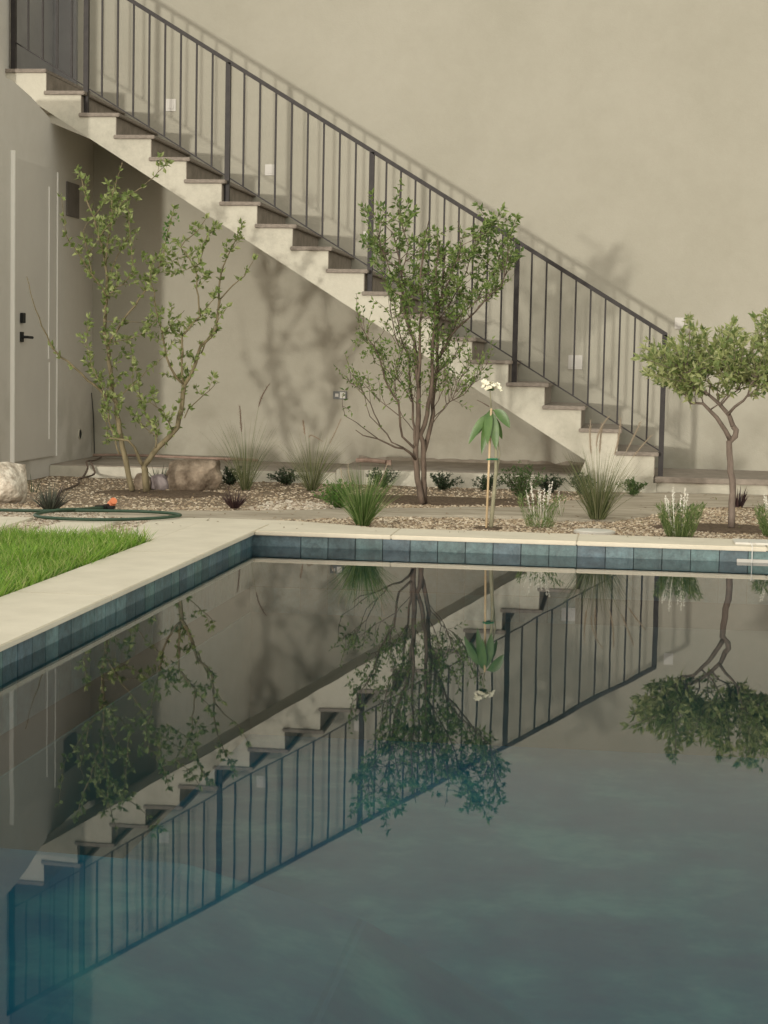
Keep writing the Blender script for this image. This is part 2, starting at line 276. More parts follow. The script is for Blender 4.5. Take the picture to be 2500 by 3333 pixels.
def tag(o, label=None, cat=None, group=None, kind=None):
    if label: o['label'] = label
    if cat: o['category'] = cat
    if group: o['group'] = group
    if kind: o['kind'] = kind
    return o
def thing(name, loc, label, cat, group=None):
    o = bpy.data.objects.new(name, None); o.empty_display_size = .1; COL.objects.link(o); o.location = loc
    return tag(o, label, cat, group)
def part(name, me, mt, parent, **k): return me.build(name, mt, parent, **k)
def share(o, name, loc, parent):
    c = o.copy(); COL.objects.link(c); c.name = name; c.parent = parent; c.location = loc; return c
def inside(x, z, poly):
    r = False; n = len(poly); j = n - 1
    for i in range(n):
        a, b = poly[i]; c, d = poly[j]
        if (b > z) != (d > z) and x < (c - a) * (z - b) / (d - b) + a: r = not r
        j = i
    return r
def rv(s=1.0): return Vector((random.gauss(0, s), random.gauss(0, s), random.gauss(0, s)))
LEFT_TREE=[
([(-3.4,12.396,0.083),(-3.433,12.402,0.208),(-3.458,12.408,0.3),(-3.476,12.414,0.387),(-3.5,12.42,0.514),(-3.525,12.426,0.618),(-3.527,12.432,0.695),(-3.558,12.438,0.737),(-3.571,12.444,0.85),(-3.589,12.45,0.978),(-3.598,12.456,1.08),(-3.623,12.462,1.173),(-3.63,12.468,1.259),(-3.615,12.474,1.414),(-3.613,12.48,1.568),(-3.631,12.486,1.648),(-3.649,12.492,1.753),(-3.684,12.498,1.854),(-3.724,12.504,1.981),(-3.769,12.51,2.083),(-3.813,12.516,2.238)],0.021,0.004),
([(-3.616,12.436,1.646),(-3.593,12.404,1.788),(-3.552,12.372,1.973),(-3.546,12.34,2.071),(-3.505,12.308,2.22),(-3.456,12.276,2.331)],0.007,0.003),
([(-3.635,12.446,1.75),(-3.673,12.475,1.838),(-3.6,12.503,1.942),(-3.541,12.532,2.062),(-3.482,12.56,2.136),(-3.404,12.589,2.19),(-3.327,12.617,2.27),(-3.262,12.646,2.341)],0.006,0.0025),
([(-3.722,12.496,1.981),(-3.664,12.536,2.071),(-3.603,12.576,2.152)],0.004,0.002),
([(-3.598,12.416,1.413),(-3.679,12.361,1.572),(-3.705,12.306,1.705),(-3.722,12.251,1.862),(-3.673,12.196,1.923)],0.006,0.002),
([(-3.702,12.296,1.705),(-3.62,12.296,1.816),(-3.541,12.296,1.927)],0.003,0.002),
([(-3.603,12.446,1.566),(-3.599,12.486,1.572),(-3.563,12.526,1.705),(-3.527,12.566,1.795),(-3.492,12.606,1.874),(-3.52,12.646,1.979)],0.005,0.002),
([(-3.599,12.396,1.437),(-3.468,12.356,1.512),(-3.384,12.316,1.593),(-3.383,12.276,1.768),(-3.39,12.236,1.889),(-3.388,12.196,1.992)],0.005,0.002),
([(-3.654,12.396,1.511),(-3.702,12.336,1.602),(-3.759,12.276,1.713),(-3.83,12.216,1.834),(-3.827,12.156,1.953),(-3.826,12.096,2.082)],0.005,0.0018),
([(-3.572,12.396,0.706),(-3.626,12.346,0.782),(-3.697,12.296,0.849),(-3.776,12.246,0.938),(-3.856,12.196,1.002),(-3.893,12.146,1.057),(-3.929,12.096,1.146),(-3.943,12.046,1.213),(-3.991,11.996,1.378),(-4.016,11.946,1.538)],0.01,0.0025),
([(-3.581,12.396,1.101),(-3.502,12.416,1.226),(-3.467,12.436,1.293),(-3.409,12.456,1.366),(-3.346,12.476,1.47),(-3.288,12.496,1.573),(-3.253,12.516,1.644),(-3.222,12.536,1.758),(-3.212,12.556,1.853),(-3.201,12.576,1.939),(-3.176,12.596,2.045)],0.009,0.0025),
([(-3.581,12.396,1.101),(-3.425,12.329,1.133),(-3.303,12.263,1.174),(-3.192,12.196,1.26)],0.004,0.002),
([(-3.609,12.396,1.257),(-3.491,12.446,1.254),(-3.373,12.496,1.253)],0.004,0.002),
([(-3.299,12.396,0.082),(-3.306,12.396,0.167),(-3.311,12.396,0.238),(-3.322,12.396,0.257)],0.026,0.022),
([(-3.322,12.396,0.257),(-3.339,12.366,0.301),(-3.375,12.336,0.393),(-3.409,12.306,0.44),(-3.531,12.276,0.453)],0.014,0.006),
([(-3.322,12.396,0.257),(-3.289,12.407,0.304),(-3.237,12.419,0.382),(-3.151,12.43,0.461),(-3.1,12.442,0.538),(-3.076,12.453,0.647),(-3.06,12.465,0.775),(-3.057,12.476,0.826)],0.021,0.016),
([(-3.057,12.476,0.826),(-2.994,12.491,0.93),(-2.973,12.507,1.032),(-2.955,12.522,1.095),(-2.892,12.538,1.158),(-2.853,12.553,1.231),(-2.838,12.569,1.355),(-2.84,12.584,1.551),(-2.818,12.6,1.654),(-2.777,12.615,1.757),(-2.744,12.631,1.837),(-2.726,12.646,1.889)],0.014,0.0025),
([(-2.833,12.546,1.369),(-2.832,12.576,1.428),(-2.772,12.606,1.502),(-2.752,12.636,1.523),(-2.681,12.666,1.593),(-2.625,12.696,1.702)],0.006,0.0022),
([(-2.944,12.496,1.048),(-2.902,12.471,1.133),(-2.837,12.446,1.24),(-2.787,12.421,1.316),(-2.741,12.396,1.366)],0.006,0.002),
([(-3.057,12.476,0.826),(-3.07,12.463,0.877),(-3.068,12.45,1.005),(-3.066,12.437,1.16),(-3.027,12.425,1.205),(-2.936,12.412,1.303),(-2.931,12.399,1.319),(-2.944,12.386,1.441),(-2.952,12.373,1.591),(-2.973,12.36,1.64),(-3.018,12.347,1.714),(-3.056,12.335,1.769),(-3.021,12.322,1.808),(-2.931,12.309,1.889),(-2.878,12.296,1.957)],0.01,0.0022),
([(-2.965,12.346,1.637),(-2.928,12.309,1.648),(-2.89,12.271,1.725),(-2.857,12.233,1.833),(-2.836,12.196,1.865)],0.004,0.0018),
([(-2.93,12.396,1.313),(-2.906,12.446,1.361),(-2.866,12.496,1.414),(-2.863,12.546,1.481)],0.004,0.002),
([(-3.057,12.476,0.826),(-3.105,12.439,0.873),(-3.134,12.403,0.953),(-3.162,12.366,1.028),(-3.176,12.329,1.181),(-3.198,12.293,1.281),(-3.21,12.256,1.355),(-3.215,12.219,1.458),(-3.227,12.183,1.559),(-3.204,12.146,1.661)],0.01,0.002),
([(-3.445,12.296,0.759),(-3.298,12.229,0.885),(-3.121,12.163,1.02),(-3.033,12.096,1.145)],0.004,0.0018),
([(-3.047,12.446,0.599),(-3.034,12.496,0.662),(-2.942,12.546,0.751),(-2.869,12.596,0.829)],0.005,0.0022),
([(-3.238,12.396,0.389),(-3.245,12.446,0.485),(-3.314,12.496,0.578),(-3.375,12.546,0.69),(-3.416,12.596,0.798),(-3.456,12.646,0.974),(-3.504,12.696,1.082)],0.006,0.002),
([(-3.232,12.396,0.471),(-3.334,12.471,0.517),(-3.423,12.546,0.6)],0.004,0.0018),
([(-3.124,12.396,0.514),(-3.156,12.296,0.645),(-3.225,12.196,0.707)],0.004,0.0018),
([(-3.492,12.396,0.334),(-3.522,12.375,0.434),(-3.561,12.353,0.568),(-3.566,12.332,0.696),(-3.591,12.31,0.794),(-3.662,12.289,0.928),(-3.689,12.267,1.075),(-3.69,12.246,1.221)],0.007,0.002),
([(-3.532,12.396,0.44),(-3.592,12.434,0.443),(-3.615,12.471,0.563),(-3.642,12.509,0.712),(-3.689,12.546,0.84)],0.004,0.002),
([(-3.03,12.396,1.716),(-3.113,12.446,1.699),(-3.191,12.496,1.659)],0.003,0.0015),
([(-2.981,12.396,1.642),(-3.08,12.446,1.605),(-3.184,12.496,1.589)],0.003,0.0015),
([(-3.193,12.396,1.182),(-3.148,12.429,1.234),(-3.113,12.463,1.278),(-3.067,12.496,1.343)],0.003,0.0015),
([(-3.056,12.396,1.159),(-3.153,12.496,1.204),(-3.201,12.596,1.279)],0.003,0.0015),
]
MIDDLE_TREE=[
([(-1.343,12.147,0.074),(-1.376,12.155,0.241),(-1.394,12.162,0.38),(-1.395,12.17,0.458),(-1.38,12.178,0.604),(-1.385,12.185,0.769),(-1.387,12.193,0.847),(-1.404,12.201,1.002),(-1.42,12.209,1.155),(-1.46,12.216,1.228),(-1.501,12.224,1.389),(-1.519,12.232,1.585),(-1.538,12.239,1.687),(-1.584,12.247,1.87)],0.022,0.004),
([(-1.385,12.177,0.847),(-1.379,12.155,1.076),(-1.376,12.134,1.216),(-1.366,12.112,1.461),(-1.373,12.09,1.58),(-1.356,12.069,1.78),(-1.327,12.047,1.939)],0.011,0.003),
([(-1.396,12.147,0.459),(-1.414,12.189,0.586),(-1.433,12.23,0.784),(-1.453,12.272,0.888),(-1.472,12.314,1.054),(-1.543,12.355,1.219),(-1.583,12.397,1.385)],0.009,0.003),
([(-1.392,12.147,0.371),(-1.412,12.097,0.407),(-1.456,12.047,0.445),(-1.512,11.997,0.457),(-1.622,11.947,0.513),(-1.704,11.897,0.539),(-1.754,11.847,0.568)],0.01,0.0025),
([(-1.629,11.997,0.51),(-1.767,11.93,0.613),(-1.823,11.864,0.652),(-1.836,11.797,0.723)],0.005,0.0018),
([(-1.468,12.097,0.449),(-1.552,12.133,0.484),(-1.631,12.168,0.575),(-1.69,12.204,0.667),(-1.717,12.24,0.732),(-1.761,12.276,0.788),(-1.843,12.311,0.854),(-1.874,12.347,0.866)],0.006,0.0018),
([(-1.628,12.147,0.576),(-1.707,12.18,0.649),(-1.742,12.214,0.716),(-1.763,12.247,0.807)],0.004,0.0018),
([(-1.404,12.147,0.448),(-1.479,12.122,0.519),(-1.502,12.097,0.659),(-1.511,12.072,0.749),(-1.573,12.047,0.845),(-1.609,12.022,0.968),(-1.632,11.997,1.059),(-1.668,11.972,1.118),(-1.759,11.947,1.255)],0.009,0.002),
([(-1.506,12.097,0.663),(-1.596,12.147,0.727),(-1.681,12.197,0.785),(-1.732,12.247,0.833)],0.004,0.0018),
([(-1.435,12.197,0.754),(-1.503,12.28,0.856),(-1.629,12.364,0.966),(-1.719,12.447,1.008)],0.005,0.0018),
([(-1.417,12.197,0.563),(-1.495,12.235,0.642),(-1.544,12.272,0.764),(-1.562,12.31,0.887),(-1.538,12.347,1.033)],0.004,0.0018),
([(-1.534,12.297,1.115),(-1.564,12.309,1.179),(-1.593,12.322,1.308),(-1.601,12.335,1.422),(-1.625,12.347,1.496)],0.005,0.0018),
([(-1.33,12.197,0.076),(-1.335,12.193,0.236),(-1.344,12.189,0.409),(-1.351,12.185,0.483),(-1.362,12.18,0.536),(-1.335,12.176,0.605),(-1.316,12.172,0.743),(-1.298,12.168,0.849),(-1.294,12.164,1.005),(-1.291,12.16,1.157),(-1.283,12.155,1.342),(-1.279,12.151,1.584),(-1.274,12.147,1.826)],0.02,0.004),
([(-1.345,12.197,0.408),(-1.332,12.219,0.457),(-1.308,12.241,0.603),(-1.297,12.264,0.741),(-1.292,12.286,0.848),(-1.278,12.308,0.974),(-1.28,12.33,1.128),(-1.289,12.353,1.283),(-1.26,12.375,1.533),(-1.246,12.397,1.761)],0.016,0.004),
([(-1.272,12.297,1.036),(-1.201,12.327,1.161),(-1.157,12.357,1.298),(-1.026,12.387,1.445),(-0.933,12.417,1.601),(-0.857,12.447,1.809)],0.008,0.003),
([(-1.26,12.297,1.048),(-1.176,12.247,1.209),(-1.057,12.197,1.32),(-0.957,12.147,1.42),(-0.847,12.097,1.528),(-0.807,12.047,1.686)],0.008,0.003),
([(-1.295,12.247,0.638),(-1.16,12.184,0.772),(-1.063,12.122,0.812),(-0.987,12.059,0.932),(-0.923,11.997,1.006)],0.005,0.0018),
([(-1.156,12.147,0.775),(-1.125,12.247,0.901),(-1.05,12.347,1.003)],0.004,0.0018),
([(-1.277,12.247,0.943),(-1.209,12.314,1.006),(-1.148,12.38,1.063),(-1.13,12.447,1.101)],0.004,0.0018),
([(-1.291,12.247,0.709),(-1.226,12.197,0.834),(-1.203,12.147,0.937)],0.004,0.0018),
([(-1.295,12.247,0.605),(-1.213,12.297,0.709),(-1.178,12.347,0.792)],0.004,0.0018),
([(-1.282,12.247,1.263),(-1.163,12.247,1.468),(-1.085,12.247,1.632),(-1.009,12.247,1.876),(-0.971,12.247,1.997)],0.006,0.0025),
([(-1.287,12.197,1.343),(-1.174,12.114,1.584),(-1.11,12.03,1.78),(-1.126,11.947,1.933)],0.006,0.0025),
([(-1.508,12.197,1.502),(-1.585,12.13,1.62),(-1.64,12.064,1.776),(-1.686,11.997,1.971)],0.005,0.002),
([(-1.514,12.197,1.583),(-1.479,12.247,1.79),(-1.552,12.297,1.996),(-1.581,12.347,2.122)],0.005,0.002),
]
CITRUS_TREE=[
([(0.634,11.041,0.078),(0.635,11.041,0.218),(0.63,11.041,0.358),(0.608,11.041,0.51),(0.606,11.041,0.577),(0.637,11.041,0.62),(0.645,11.041,0.656),(0.624,11.041,0.678)],0.024,0.021),
([(0.609,11.041,0.601),(0.578,11.024,0.652),(0.52,11.007,0.727),(0.49,10.99,0.763),(0.445,10.972,0.806),(0.399,10.955,0.813),(0.367,10.938,0.805),(0.332,10.921,0.859)],0.018,0.005),
([(0.624,11.041,0.678),(0.591,11.061,0.745),(0.539,11.081,0.807),(0.481,11.101,0.859),(0.429,11.121,0.901),(0.382,11.141,0.94)],0.018,0.006),
([(0.59,11.041,0.746),(0.629,11.011,0.798),(0.676,10.981,0.831),(0.698,10.951,0.866),(0.713,10.921,0.923),(0.736,10.891,0.968)],0.011,0.005),
([(0.549,11.091,0.798),(0.604,11.141,0.853),(0.65,11.191,0.89),(0.679,11.241,0.945)],0.008,0.004),
([(0.482,10.991,0.772),(0.541,10.941,0.816),(0.584,10.891,0.884),(0.62,10.841,0.939)],0.006,0.003),
([(0.48,11.091,0.859),(0.485,11.166,0.924),(0.467,11.241,0.996)],0.006,0.003),
([(0.445,10.991,0.806),(0.405,10.924,0.871),(0.374,10.858,0.925),(0.326,10.791,0.987)],0.006,0.003),
([(0.54,11.091,0.807),(0.528,11.091,0.889),(0.543,11.091,0.981)],0.006,0.003),
([(0.367,10.941,0.805),(0.358,10.941,0.87),(0.343,10.941,0.923)],0.004,0.002),
([(0.397,10.941,0.813),(0.394,11.041,0.887),(0.392,11.141,0.94)],0.004,0.002),
([(0.697,10.941,0.859),(0.761,10.974,0.91),(0.816,11.008,0.951),(0.869,11.041,1.024)],0.007,0.003),
]
MIDDLE_CROWN=[(-1.85,1.901),(-1.759,2.002),(-1.772,2.143),(-1.638,2.104),(-1.558,2.215),(-1.474,2.105),(-1.442,2.025),(-1.306,1.906),(-1.164,1.908),(-1.064,1.989),(-1.067,2.089),(-0.925,2.11),(-0.864,2.09),(-0.74,1.952),(-0.753,1.672),(-0.83,1.53),(-0.95,1.468),(-1.03,1.386),(-1.211,1.302),(-1.354,1.28),(-1.521,1.419),(-1.627,1.58),(-1.732,1.679),(-1.776,1.821)]
CITRUS_CROWN=[(0.05,1.098),(0.111,1.181),(0.2,1.21),(0.237,1.174),(0.306,1.266),(0.331,1.348),(0.377,1.304),(0.452,1.215),(0.524,1.18),(0.54,1.252),(0.609,1.326),(0.628,1.272),(0.683,1.237),(0.716,1.309),(0.768,1.346),(0.912,1.295),(0.987,1.17),(0.976,0.99),(0.82,0.896),(0.713,0.903),(0.57,0.9),(0.444,0.906),(0.283,0.866),(0.228,0.902),(0.117,0.972),(0.079,1.044)]
MIDDLE_CLUMP_LEFT=[(-1.805,1.17),(-1.787,1.293),(-1.724,1.253),(-1.599,1.174),(-1.517,1.216),(-1.474,1.115),(-1.637,1.03),(-1.698,0.988)]
# ------------------------------------------------------------------ key planes (metres, water surface = 0)
YF, YR, YW = 13.87, 13.95, 15.03       # stair front, railing line, rear wall
XL = -4.478                             # wall with the door
XP, YP = -2.0, 9.82                     # inner corner of the pool coping

# ------------------------------------------------------------------ ground, terrain
g = MB()
X0, X1, Y0, Y1 = -2.06, 3.6, .3, 9.88
o4 = [(-60, -60), (60, -60), (60, 90), (-60, 90)]; i4 = [(X0, Y0), (X1, Y0), (X1, Y1), (X0, Y1)]
g.v = [(x, y, .03) for x, y in o4 + i4]; g.f = [(0, 1, 5, 4), (1, 2, 6, 5), (2, 3, 7, 6), (3, 0, 4, 7)]
tag(g.build('ground', M['ground']), kind='structure')

def sheet(name, x0, x1, y0, y1, z, mt, step=.06, amp=.008, test=None, sc=3.0):
    nx = int((x1 - x0) / step) + 1; ny = int((y1 - y0) / step) + 1; b = MB()
    idx = {}
    for j in range(ny + 1):
        for i in range(nx + 1):
            x = x0 + (x1 - x0) * i / nx; y = y0 + (y1 - y0) * j / ny
            h = z + amp * noise.noise(Vector((x * sc, y * sc, 1.3))) + amp * .5 * noise.noise(Vector((x * sc * 4, y * sc * 4, 5.3)))
            b.v.append((x, y, h))
    for j in range(ny):
        for i in range(nx):
            x = x0 + (x1 - x0) * (i + .5) / nx; y = y0 + (y1 - y0) * (j + .5) / ny
            if test is None or test(x, y):
                a = j * (nx + 1) + i; b.f.append((a, a + 1, a + nx + 2, a + nx + 1))
    return tag(b.build(name, mt, smooth=True), kind='structure')
sheet('garden_bed', XL + .002, 6.0, 9.3, YF - .002, .066, M['soil'], test=lambda x, y: x < XP - .65 or y > 10.22)

PF = [(-3.15, 10.55), (-2.4, 10.46), (-1.89, 10.82), (-1.37, 11.13), (-.62, 11.29), (-.06, 11.27), (.2, 11.9), (.5, 12.6), (1.5, 12.95), (6.0, 13.2)]
PB = [(-3.15, 10.76), (-2.68, 10.98), (-1.98, 11.37), (-1.44, 11.7), (-.67, 12.13), (-.3, 12.95), (-.1, 13.6), (0.4, 13.84), (1.5, 13.85), (6.0, 13.86)]
def interp(L_, x):
    for (a, b), (c, d) in zip(L_, L_[1:]):
        if a <= x <= c: return b + (d - b) * (x - a) / (c - a)
    return L_[0][1] if x < L_[0][0] else L_[-1][1]
def on_path(x, y, m_=0.0):
    wob = .05 * noise.noise(Vector((x * 3, y * 3, 0)))
    return -3.1 - m_ < x and interp(PF, x) - m_ + wob < y < interp(PB, x) + m_ + wob
pth = sheet('path', -3.25, 6.0, 10.3, YF - .004, .079, M['path'], step=.035, amp=.008, test=lambda x, y: on_path(x, y, .09), sc=2.0)
for v_ in pth.data.vertices:
    if not on_path(v_.co.x, v_.co.y, .0): v_.co.z -= .022

# concrete apron at the pool corner, stepping pads and lawn
g = MB(); g.prism([(-2.62, 9.22), (-2.403, 9.22), (-2.403, 10.223), (-1.5, 10.226), (-1.45, 10.30), (-1.9, 10.50), (-2.4, 10.53), (-2.72, 10.42)], .04, .0835, 'Z')
tag(g.build('pool_apron', M['coping'], bevel=.004), kind='structure')
def paver(xs, y0, y1, lab):
    b = MB(); b.prism([(xs[0], y0), (xs[1], y0), (xs[3], y1), (xs[2], y1)], .045, .084, 'Z')
    return tag(b.build('stepping_slab', M['coping'], bevel=.005), lab, 'paving slab', 'pale stepping slabs between lawn and planting bed')
paver((-3.14, -2.86, -3.16, -2.86), 9.15, 10.28, 'pale stepping slab between two gravel strips under the green hose loop')
paver((-4.2, -3.34, -4.2, -3.38), 9.15, 10.2, 'pale stepping slab at the left edge beside the lawn, left of the first gravel strip')
def in_lawn(x, y): return XL - 2 < x < -2.42 and y < 9.17
g = MB(); g.box(-7, .5, .02, -2.405, 9.16, .07); tag(g.build('lawn_soil', M['lawn_base']), kind='structure')

# grass of the lawn
b = MB(); v = []; f = []
N = 42000
xs = RNG.uniform(-4.3, -2.40, N); ys = RNG.uniform(6.0, 9.2, N)
for x, y in zip(xs, ys):
    edge = .03 * noise.noise(Vector((x * 8, y * 8, 0)))
    if x > -2.41 + edge or y > 9.17 + edge or x < -3.75 and y < 7.5: continue
    h = (.055 + .06 * random.random()) * (1.0 + .45 * noise.noise(Vector((x * 5, y * 5, 3))))
    a = random.uniform(0, 6.283); lean = random.uniform(.1, .8)
    b.blade((x, y, .066), (math.cos(a) * lean, math.sin(a) * lean, 1), h, .0055, random.uniform(.1, 1.0), 3)
tag(b.build('lawn', M['lawn']), 'bright green uncut lawn beside the pool coping', 'grass', kind='stuff')
print('lawn', len(b.f))

# gravel: small angular stones
STONE = [(-1, 0, 0), (1, 0, 0), (0, -1, 0), (0, 1, 0), (0, 0, 1), (.55, .55, .5), (-.5, .6, .45)]
def stones(name, pts, mt, label, r=(.006, .013)):
    P_ = np.array([(-1, -.3, 0), (.2, -1, 0), (1, .1, 0), (.1, 1, 0), (-.4, -.2, .8), (.5, .1, .9), (0, .5, .7)], float)
    F_ = np.array([(0, 1, 4), (1, 5, 4), (1, 2, 5), (2, 3, 6), (2, 6, 5), (3, 0, 4), (3, 4, 6), (4, 5, 6)])
    n = len(pts); pts = np.array(pts); a = RNG.uniform(0, 6.283, n); s = RNG.uniform(r[0], r[1], n) * RNG.uniform(.8, 1.3, n)
    ca, sa = np.cos(a), np.sin(a); sx = s * RNG.uniform(.8, 1.4, n); sy = s * RNG.uniform(.6, 1.0, n); sz = s * RNG.uniform(.5, 1.0, n)
    X = P_[None, :, 0] * sx[:, None]; Y = P_[None, :, 1] * sy[:, None]; Z = P_[None, :, 2] * sz[:, None]
    V = np.stack([X * ca[:, None] - Y * sa[:, None] + pts[:, None, 0], X * sa[:, None] + Y * ca[:, None] + pts[:, None, 1], Z + pts[:, None, 2]], -1).reshape(-1, 3)
    Fc = (F_[None] + (np.arange(n) * 7)[:, None, None]).reshape(-1, 3)
    me = bpy.data.meshes.new(name); me.from_pydata(V.tolist(), [], Fc.tolist()); me.materials.append(mt); me.update()
    o = bpy.data.objects.new(name, me); COL.objects.link(o); tag(o, label, 'gravel', kind='stuff'); return o
def hbed(x, y): return .066 + .008 * noise.noise(Vector((x * 3, y * 3, 1.3))) + .004 * noise.noise(Vector((x * 12, y * 12, 5.3)))
front = []; back = []; side = []
while len(front) < 15000:
    x = random.uniform(-2.3, 1.6); y = random.uniform(10.22, 12.6)
    if y < interp(PF, x) + .05 * noise.noise(Vector((x * 6, y * 6, 2))) and not (y < 10.5 and x < -1.5) and (x - .58) ** 2 / .16 + (y - 11.04) ** 2 / .075 > 1:
        front.append((x, y, hbed(x, y) - .002))
while len(back) < 15000:
    x = random.uniform(XL + .03, 1.6); y = random.uniform(10.5, 13.84)
    if x > -.1: continue
    if y > interp(PB, x) + .04 * noise.noise(Vector((x * 6, y * 6, 2))) and (random.random() < (.25 if y > interp(PB, x) + .45 else 1)):
        back.append((x, y, hbed(x, y) - .003))
while len(side) < 7000:
    x = random.uniform(XL + .05, -2.55); y = random.uniform(9.14, 10.9)
    if y < 10.3 and (-3.16 < x < -2.86 or x < -3.36): continue
    if x > -2.64 and y < 10.55: continue
    if y > interp(PB, x) + .1 and random.random() < .3: continue
    if on_path(x, y): continue
    side.append((x, y, hbed(x, y)))
stones('front_gravel', front, M['stone'], 'brown and cream pea gravel along the pool coping')
stones('bed_gravel', back, M['stone'], 'scattered brown gravel over the planting bed')
stones('side_gravel', side, M['stone_pale'], 'pale gravel between the stepping slabs near the lawn')
pale = [(x, y, hbed(x, y)) for x, y in ((random.uniform(-2.35, -1.7), random.uniform(11.3, 12.1)) for _ in range(500)) if y > interp(PB, x)]
stones('pale_gravel', pale, M['stone_pale'], 'patch of larger pale stones behind the path', (.010, .020))

def basin(x, y, rx, ry, lab=None):
    b = MB(); n = 28; b.v.append((x, y, .074)); 
    for ring, (q, z) in enumerate(((.55, .078), (.9, .076), (1.0, .062))):
        for k in range(n):
            w = 6.283 * k / n; rr = q * (1 + .12 * noise.noise(Vector((math.cos(w) * 2 + x, math.sin(w) * 2, y)))); b.v.append((x + rx * rr * math.cos(w), y + ry * rr * math.sin(w), z + random.uniform(-.003, .003)))
    for k in range(n):
        b.f.append((0, 1 + k, 1 + (k + 1) % n))
        for r_ in range(2): i = 1 + r_ * n; b.f.append((i + k, i + n + k, i + n + (k + 1) % n, i + (k + 1) % n))
    tag(b.build('mulch', M['mulch'], smooth=True), kind='structure')
basin(.58, 11.04, .42, .27); basin(-3.2, 12.4, .5, .3); basin(-1.3, 12.5, .9, .35); basin(-.78, 10.56, .09, .07)

# ------------------------------------------------------------------ pool
pool = bpy.data.objects.new('pool_basin', None); COL.objects.link(pool); pool.location = (0, 0, 0); tag(pool, kind='structure')
D = -1.05
g = MB()
g.box(X0 + .02, .4, D - .1, 3.5, 9.86, D)
g.build('pool_floor', M['pool'], pool)
g = MB()
g.box(XP - .058, .42, D, XP - .03, 9.858, .0615); g.box(XP - .029, 9.85, D, 3.5, 9.876, .0615); g.box(3.43, .42, D, 3.46, 9.849, .06); g.box(-1.97, .38, D, 3.42, .41, .06)
g.build('pool_backing', M['grout'], pool)
g = MB(); g.box(XP - .0295, .42, D, XP - .019, 9.84, -.368); g.box(XP - .019, 9.8405, D, 3.43, 9.8495, -.368); g.build('pool_wall', M['poolwall'], pool)
g = MB(); g.prism([(-1.968, D + .001), (-.1, D + .001), (-.1, D + .03), (-.75, -.66), (-1.3, -.52), (-1.968, -.50)], .42, 5.42, 'Y'); g.build('pool_bench', M['pool'], pool, bevel=.02)
# waterline tiles, one by one, two courses
TW = .1505
tb = MB(); tb.box(0, 0, 0, TW - .0035, .010, .140); t0 = tb.build('tile', M['tile'], pool, bevel=.0015)
tb = MB(); tb.box(0, 0, 0, .010, TW - .0035, .140); t1 = tb.build('tile', M['tile'], pool, bevel=.0015)
k = 0
n_back = 24
for r_ in range(3):
    for i in range(n_back if r_ < 2 else 12):
        loc = (XP - .028 + i * TW - (.02 if i else 0), 9.8395 + random.uniform(-.001, .0012), -.0805 - r_ * .1435)
        if k == 0: t0.location = loc
        else: share(t0, 'tile', loc, pool)
        k += 1
k = 0
for r_ in range(2):
    for i in range(44):
        loc = (XP - .029 + random.uniform(-.001, .001), 9.838 - (i + 1) * TW, -.0805 - r_ * .1435)
        if k == 0: t1.location = loc
        else: share(t1, 'tile', loc, pool)
        k += 1
# coping slabs
cop = bpy.data.objects.new('pool_coping', None); COL.objects.link(cop); tag(cop, kind='structure')
def slab(x0, y0, x1, y1):
    b = MB(); b.box(0, 0, 0, x1 - x0 - .0015, y1 - y0 - .0015, .0235); o = b.build('coping_slab', M['coping'], cop, bevel=.004); o.location = (x0, y0, .0625)
for a, c in ((-2.0, -1.247), (-1.247, -.246), (-.246, .755), (.755, 1.757), (1.757, 2.76), (2.76, 3.85)): slab(a, YP - .018, c, 10.225)
for a, c in ((8.6, 10.225), (7.0, 8.6), (5.4, 7.0), (3.8, 5.4), (2.2, 3.8), (.3, 2.2)): slab(-2.403, a, -2.0, c)
for a, c in ((.3, 3.0), (3.0, 6.2), (6.2, 9.8)): slab(3.44, a, 3.85, c)
g = MB(); g.box(-2.4, -.2, .0625, 3.85, .297, .086); g.build('coping_slab', M['coping'], cop, bevel=.006)
# water
g = MB(); g.v = [(XP - .03, .4, 0), (3.44, .4, 0), (3.44, 9.852, 0), (XP - .03, 9.852, 0)]; g.f = [(0, 1, 2, 3)]
tag(g.build('water', M['water']), kind='structure')
# skimmer mouth with its lid and a hanging cord
sk = thing('skimmer', (.75, 9.83, 0), 'white pool skimmer opening in the tiles at the right edge under a white lid', 'skimmer')
g = MB(); g.box(.60, 9.826, -.004, .95, 9.838, .017); part('opening_trim', g, M['plate'], sk, bevel=.002)
g = MB(); g.box(.59, 9.90, .0862, .98, 10.12, .098); part('lid', g, M['lid'], sk, bevel=.004)
g = MB(); g.tube([(.672, 9.98, .099), (.673, 9.90, .101), (.675, 9.81, .094), (.676, 9.797, .085), (.677, 9.799, .0), (.676, 9.80, -.05)], .0022, seg=5)
tag(g.build('cord', M['cord'], smooth=True), 'thin white cord hanging from the coping into the pool at the right', 'cord')

# ------------------------------------------------------------------ walls
g = MB(); g.box(-4.88, YW, -.05, 9.0, YW + .25, 8.2)
g.build('rear_wall', M['wall']); tag(bpy.data.objects['rear_wall'], 'tall plain tan plaster wall behind the staircase', 'wall')
lw = thing('side_wall', (XL, 13.6, 0), 'grey tan side wall with the door, left of the staircase', 'wall')
g = MB(); Y_S = 12.68
g.prism([(Y_S, -.05), (YW - .002, -.05), (YW - .002, 2.80), (YF + .0, 2.80), (13.86, 2.83), (13.4, 2.93), (13.0, 2.985), (Y_S, 2.99)], XL - .32, XL, 'X')
part('wall_body', g, M['wall_left'], lw)
g = MB(); g.tube([(XL - .02, 14.67, .364), (XL + .012, 14.67, .364)], .042, seg=24, cap=False); g.tube([(XL + .012, 14.67, .364), (XL + .012, 14.67, .3641)], .042, .042, seg=24, cap=False)
part('pipe_collar', g, M['white'], lw, smooth=True)
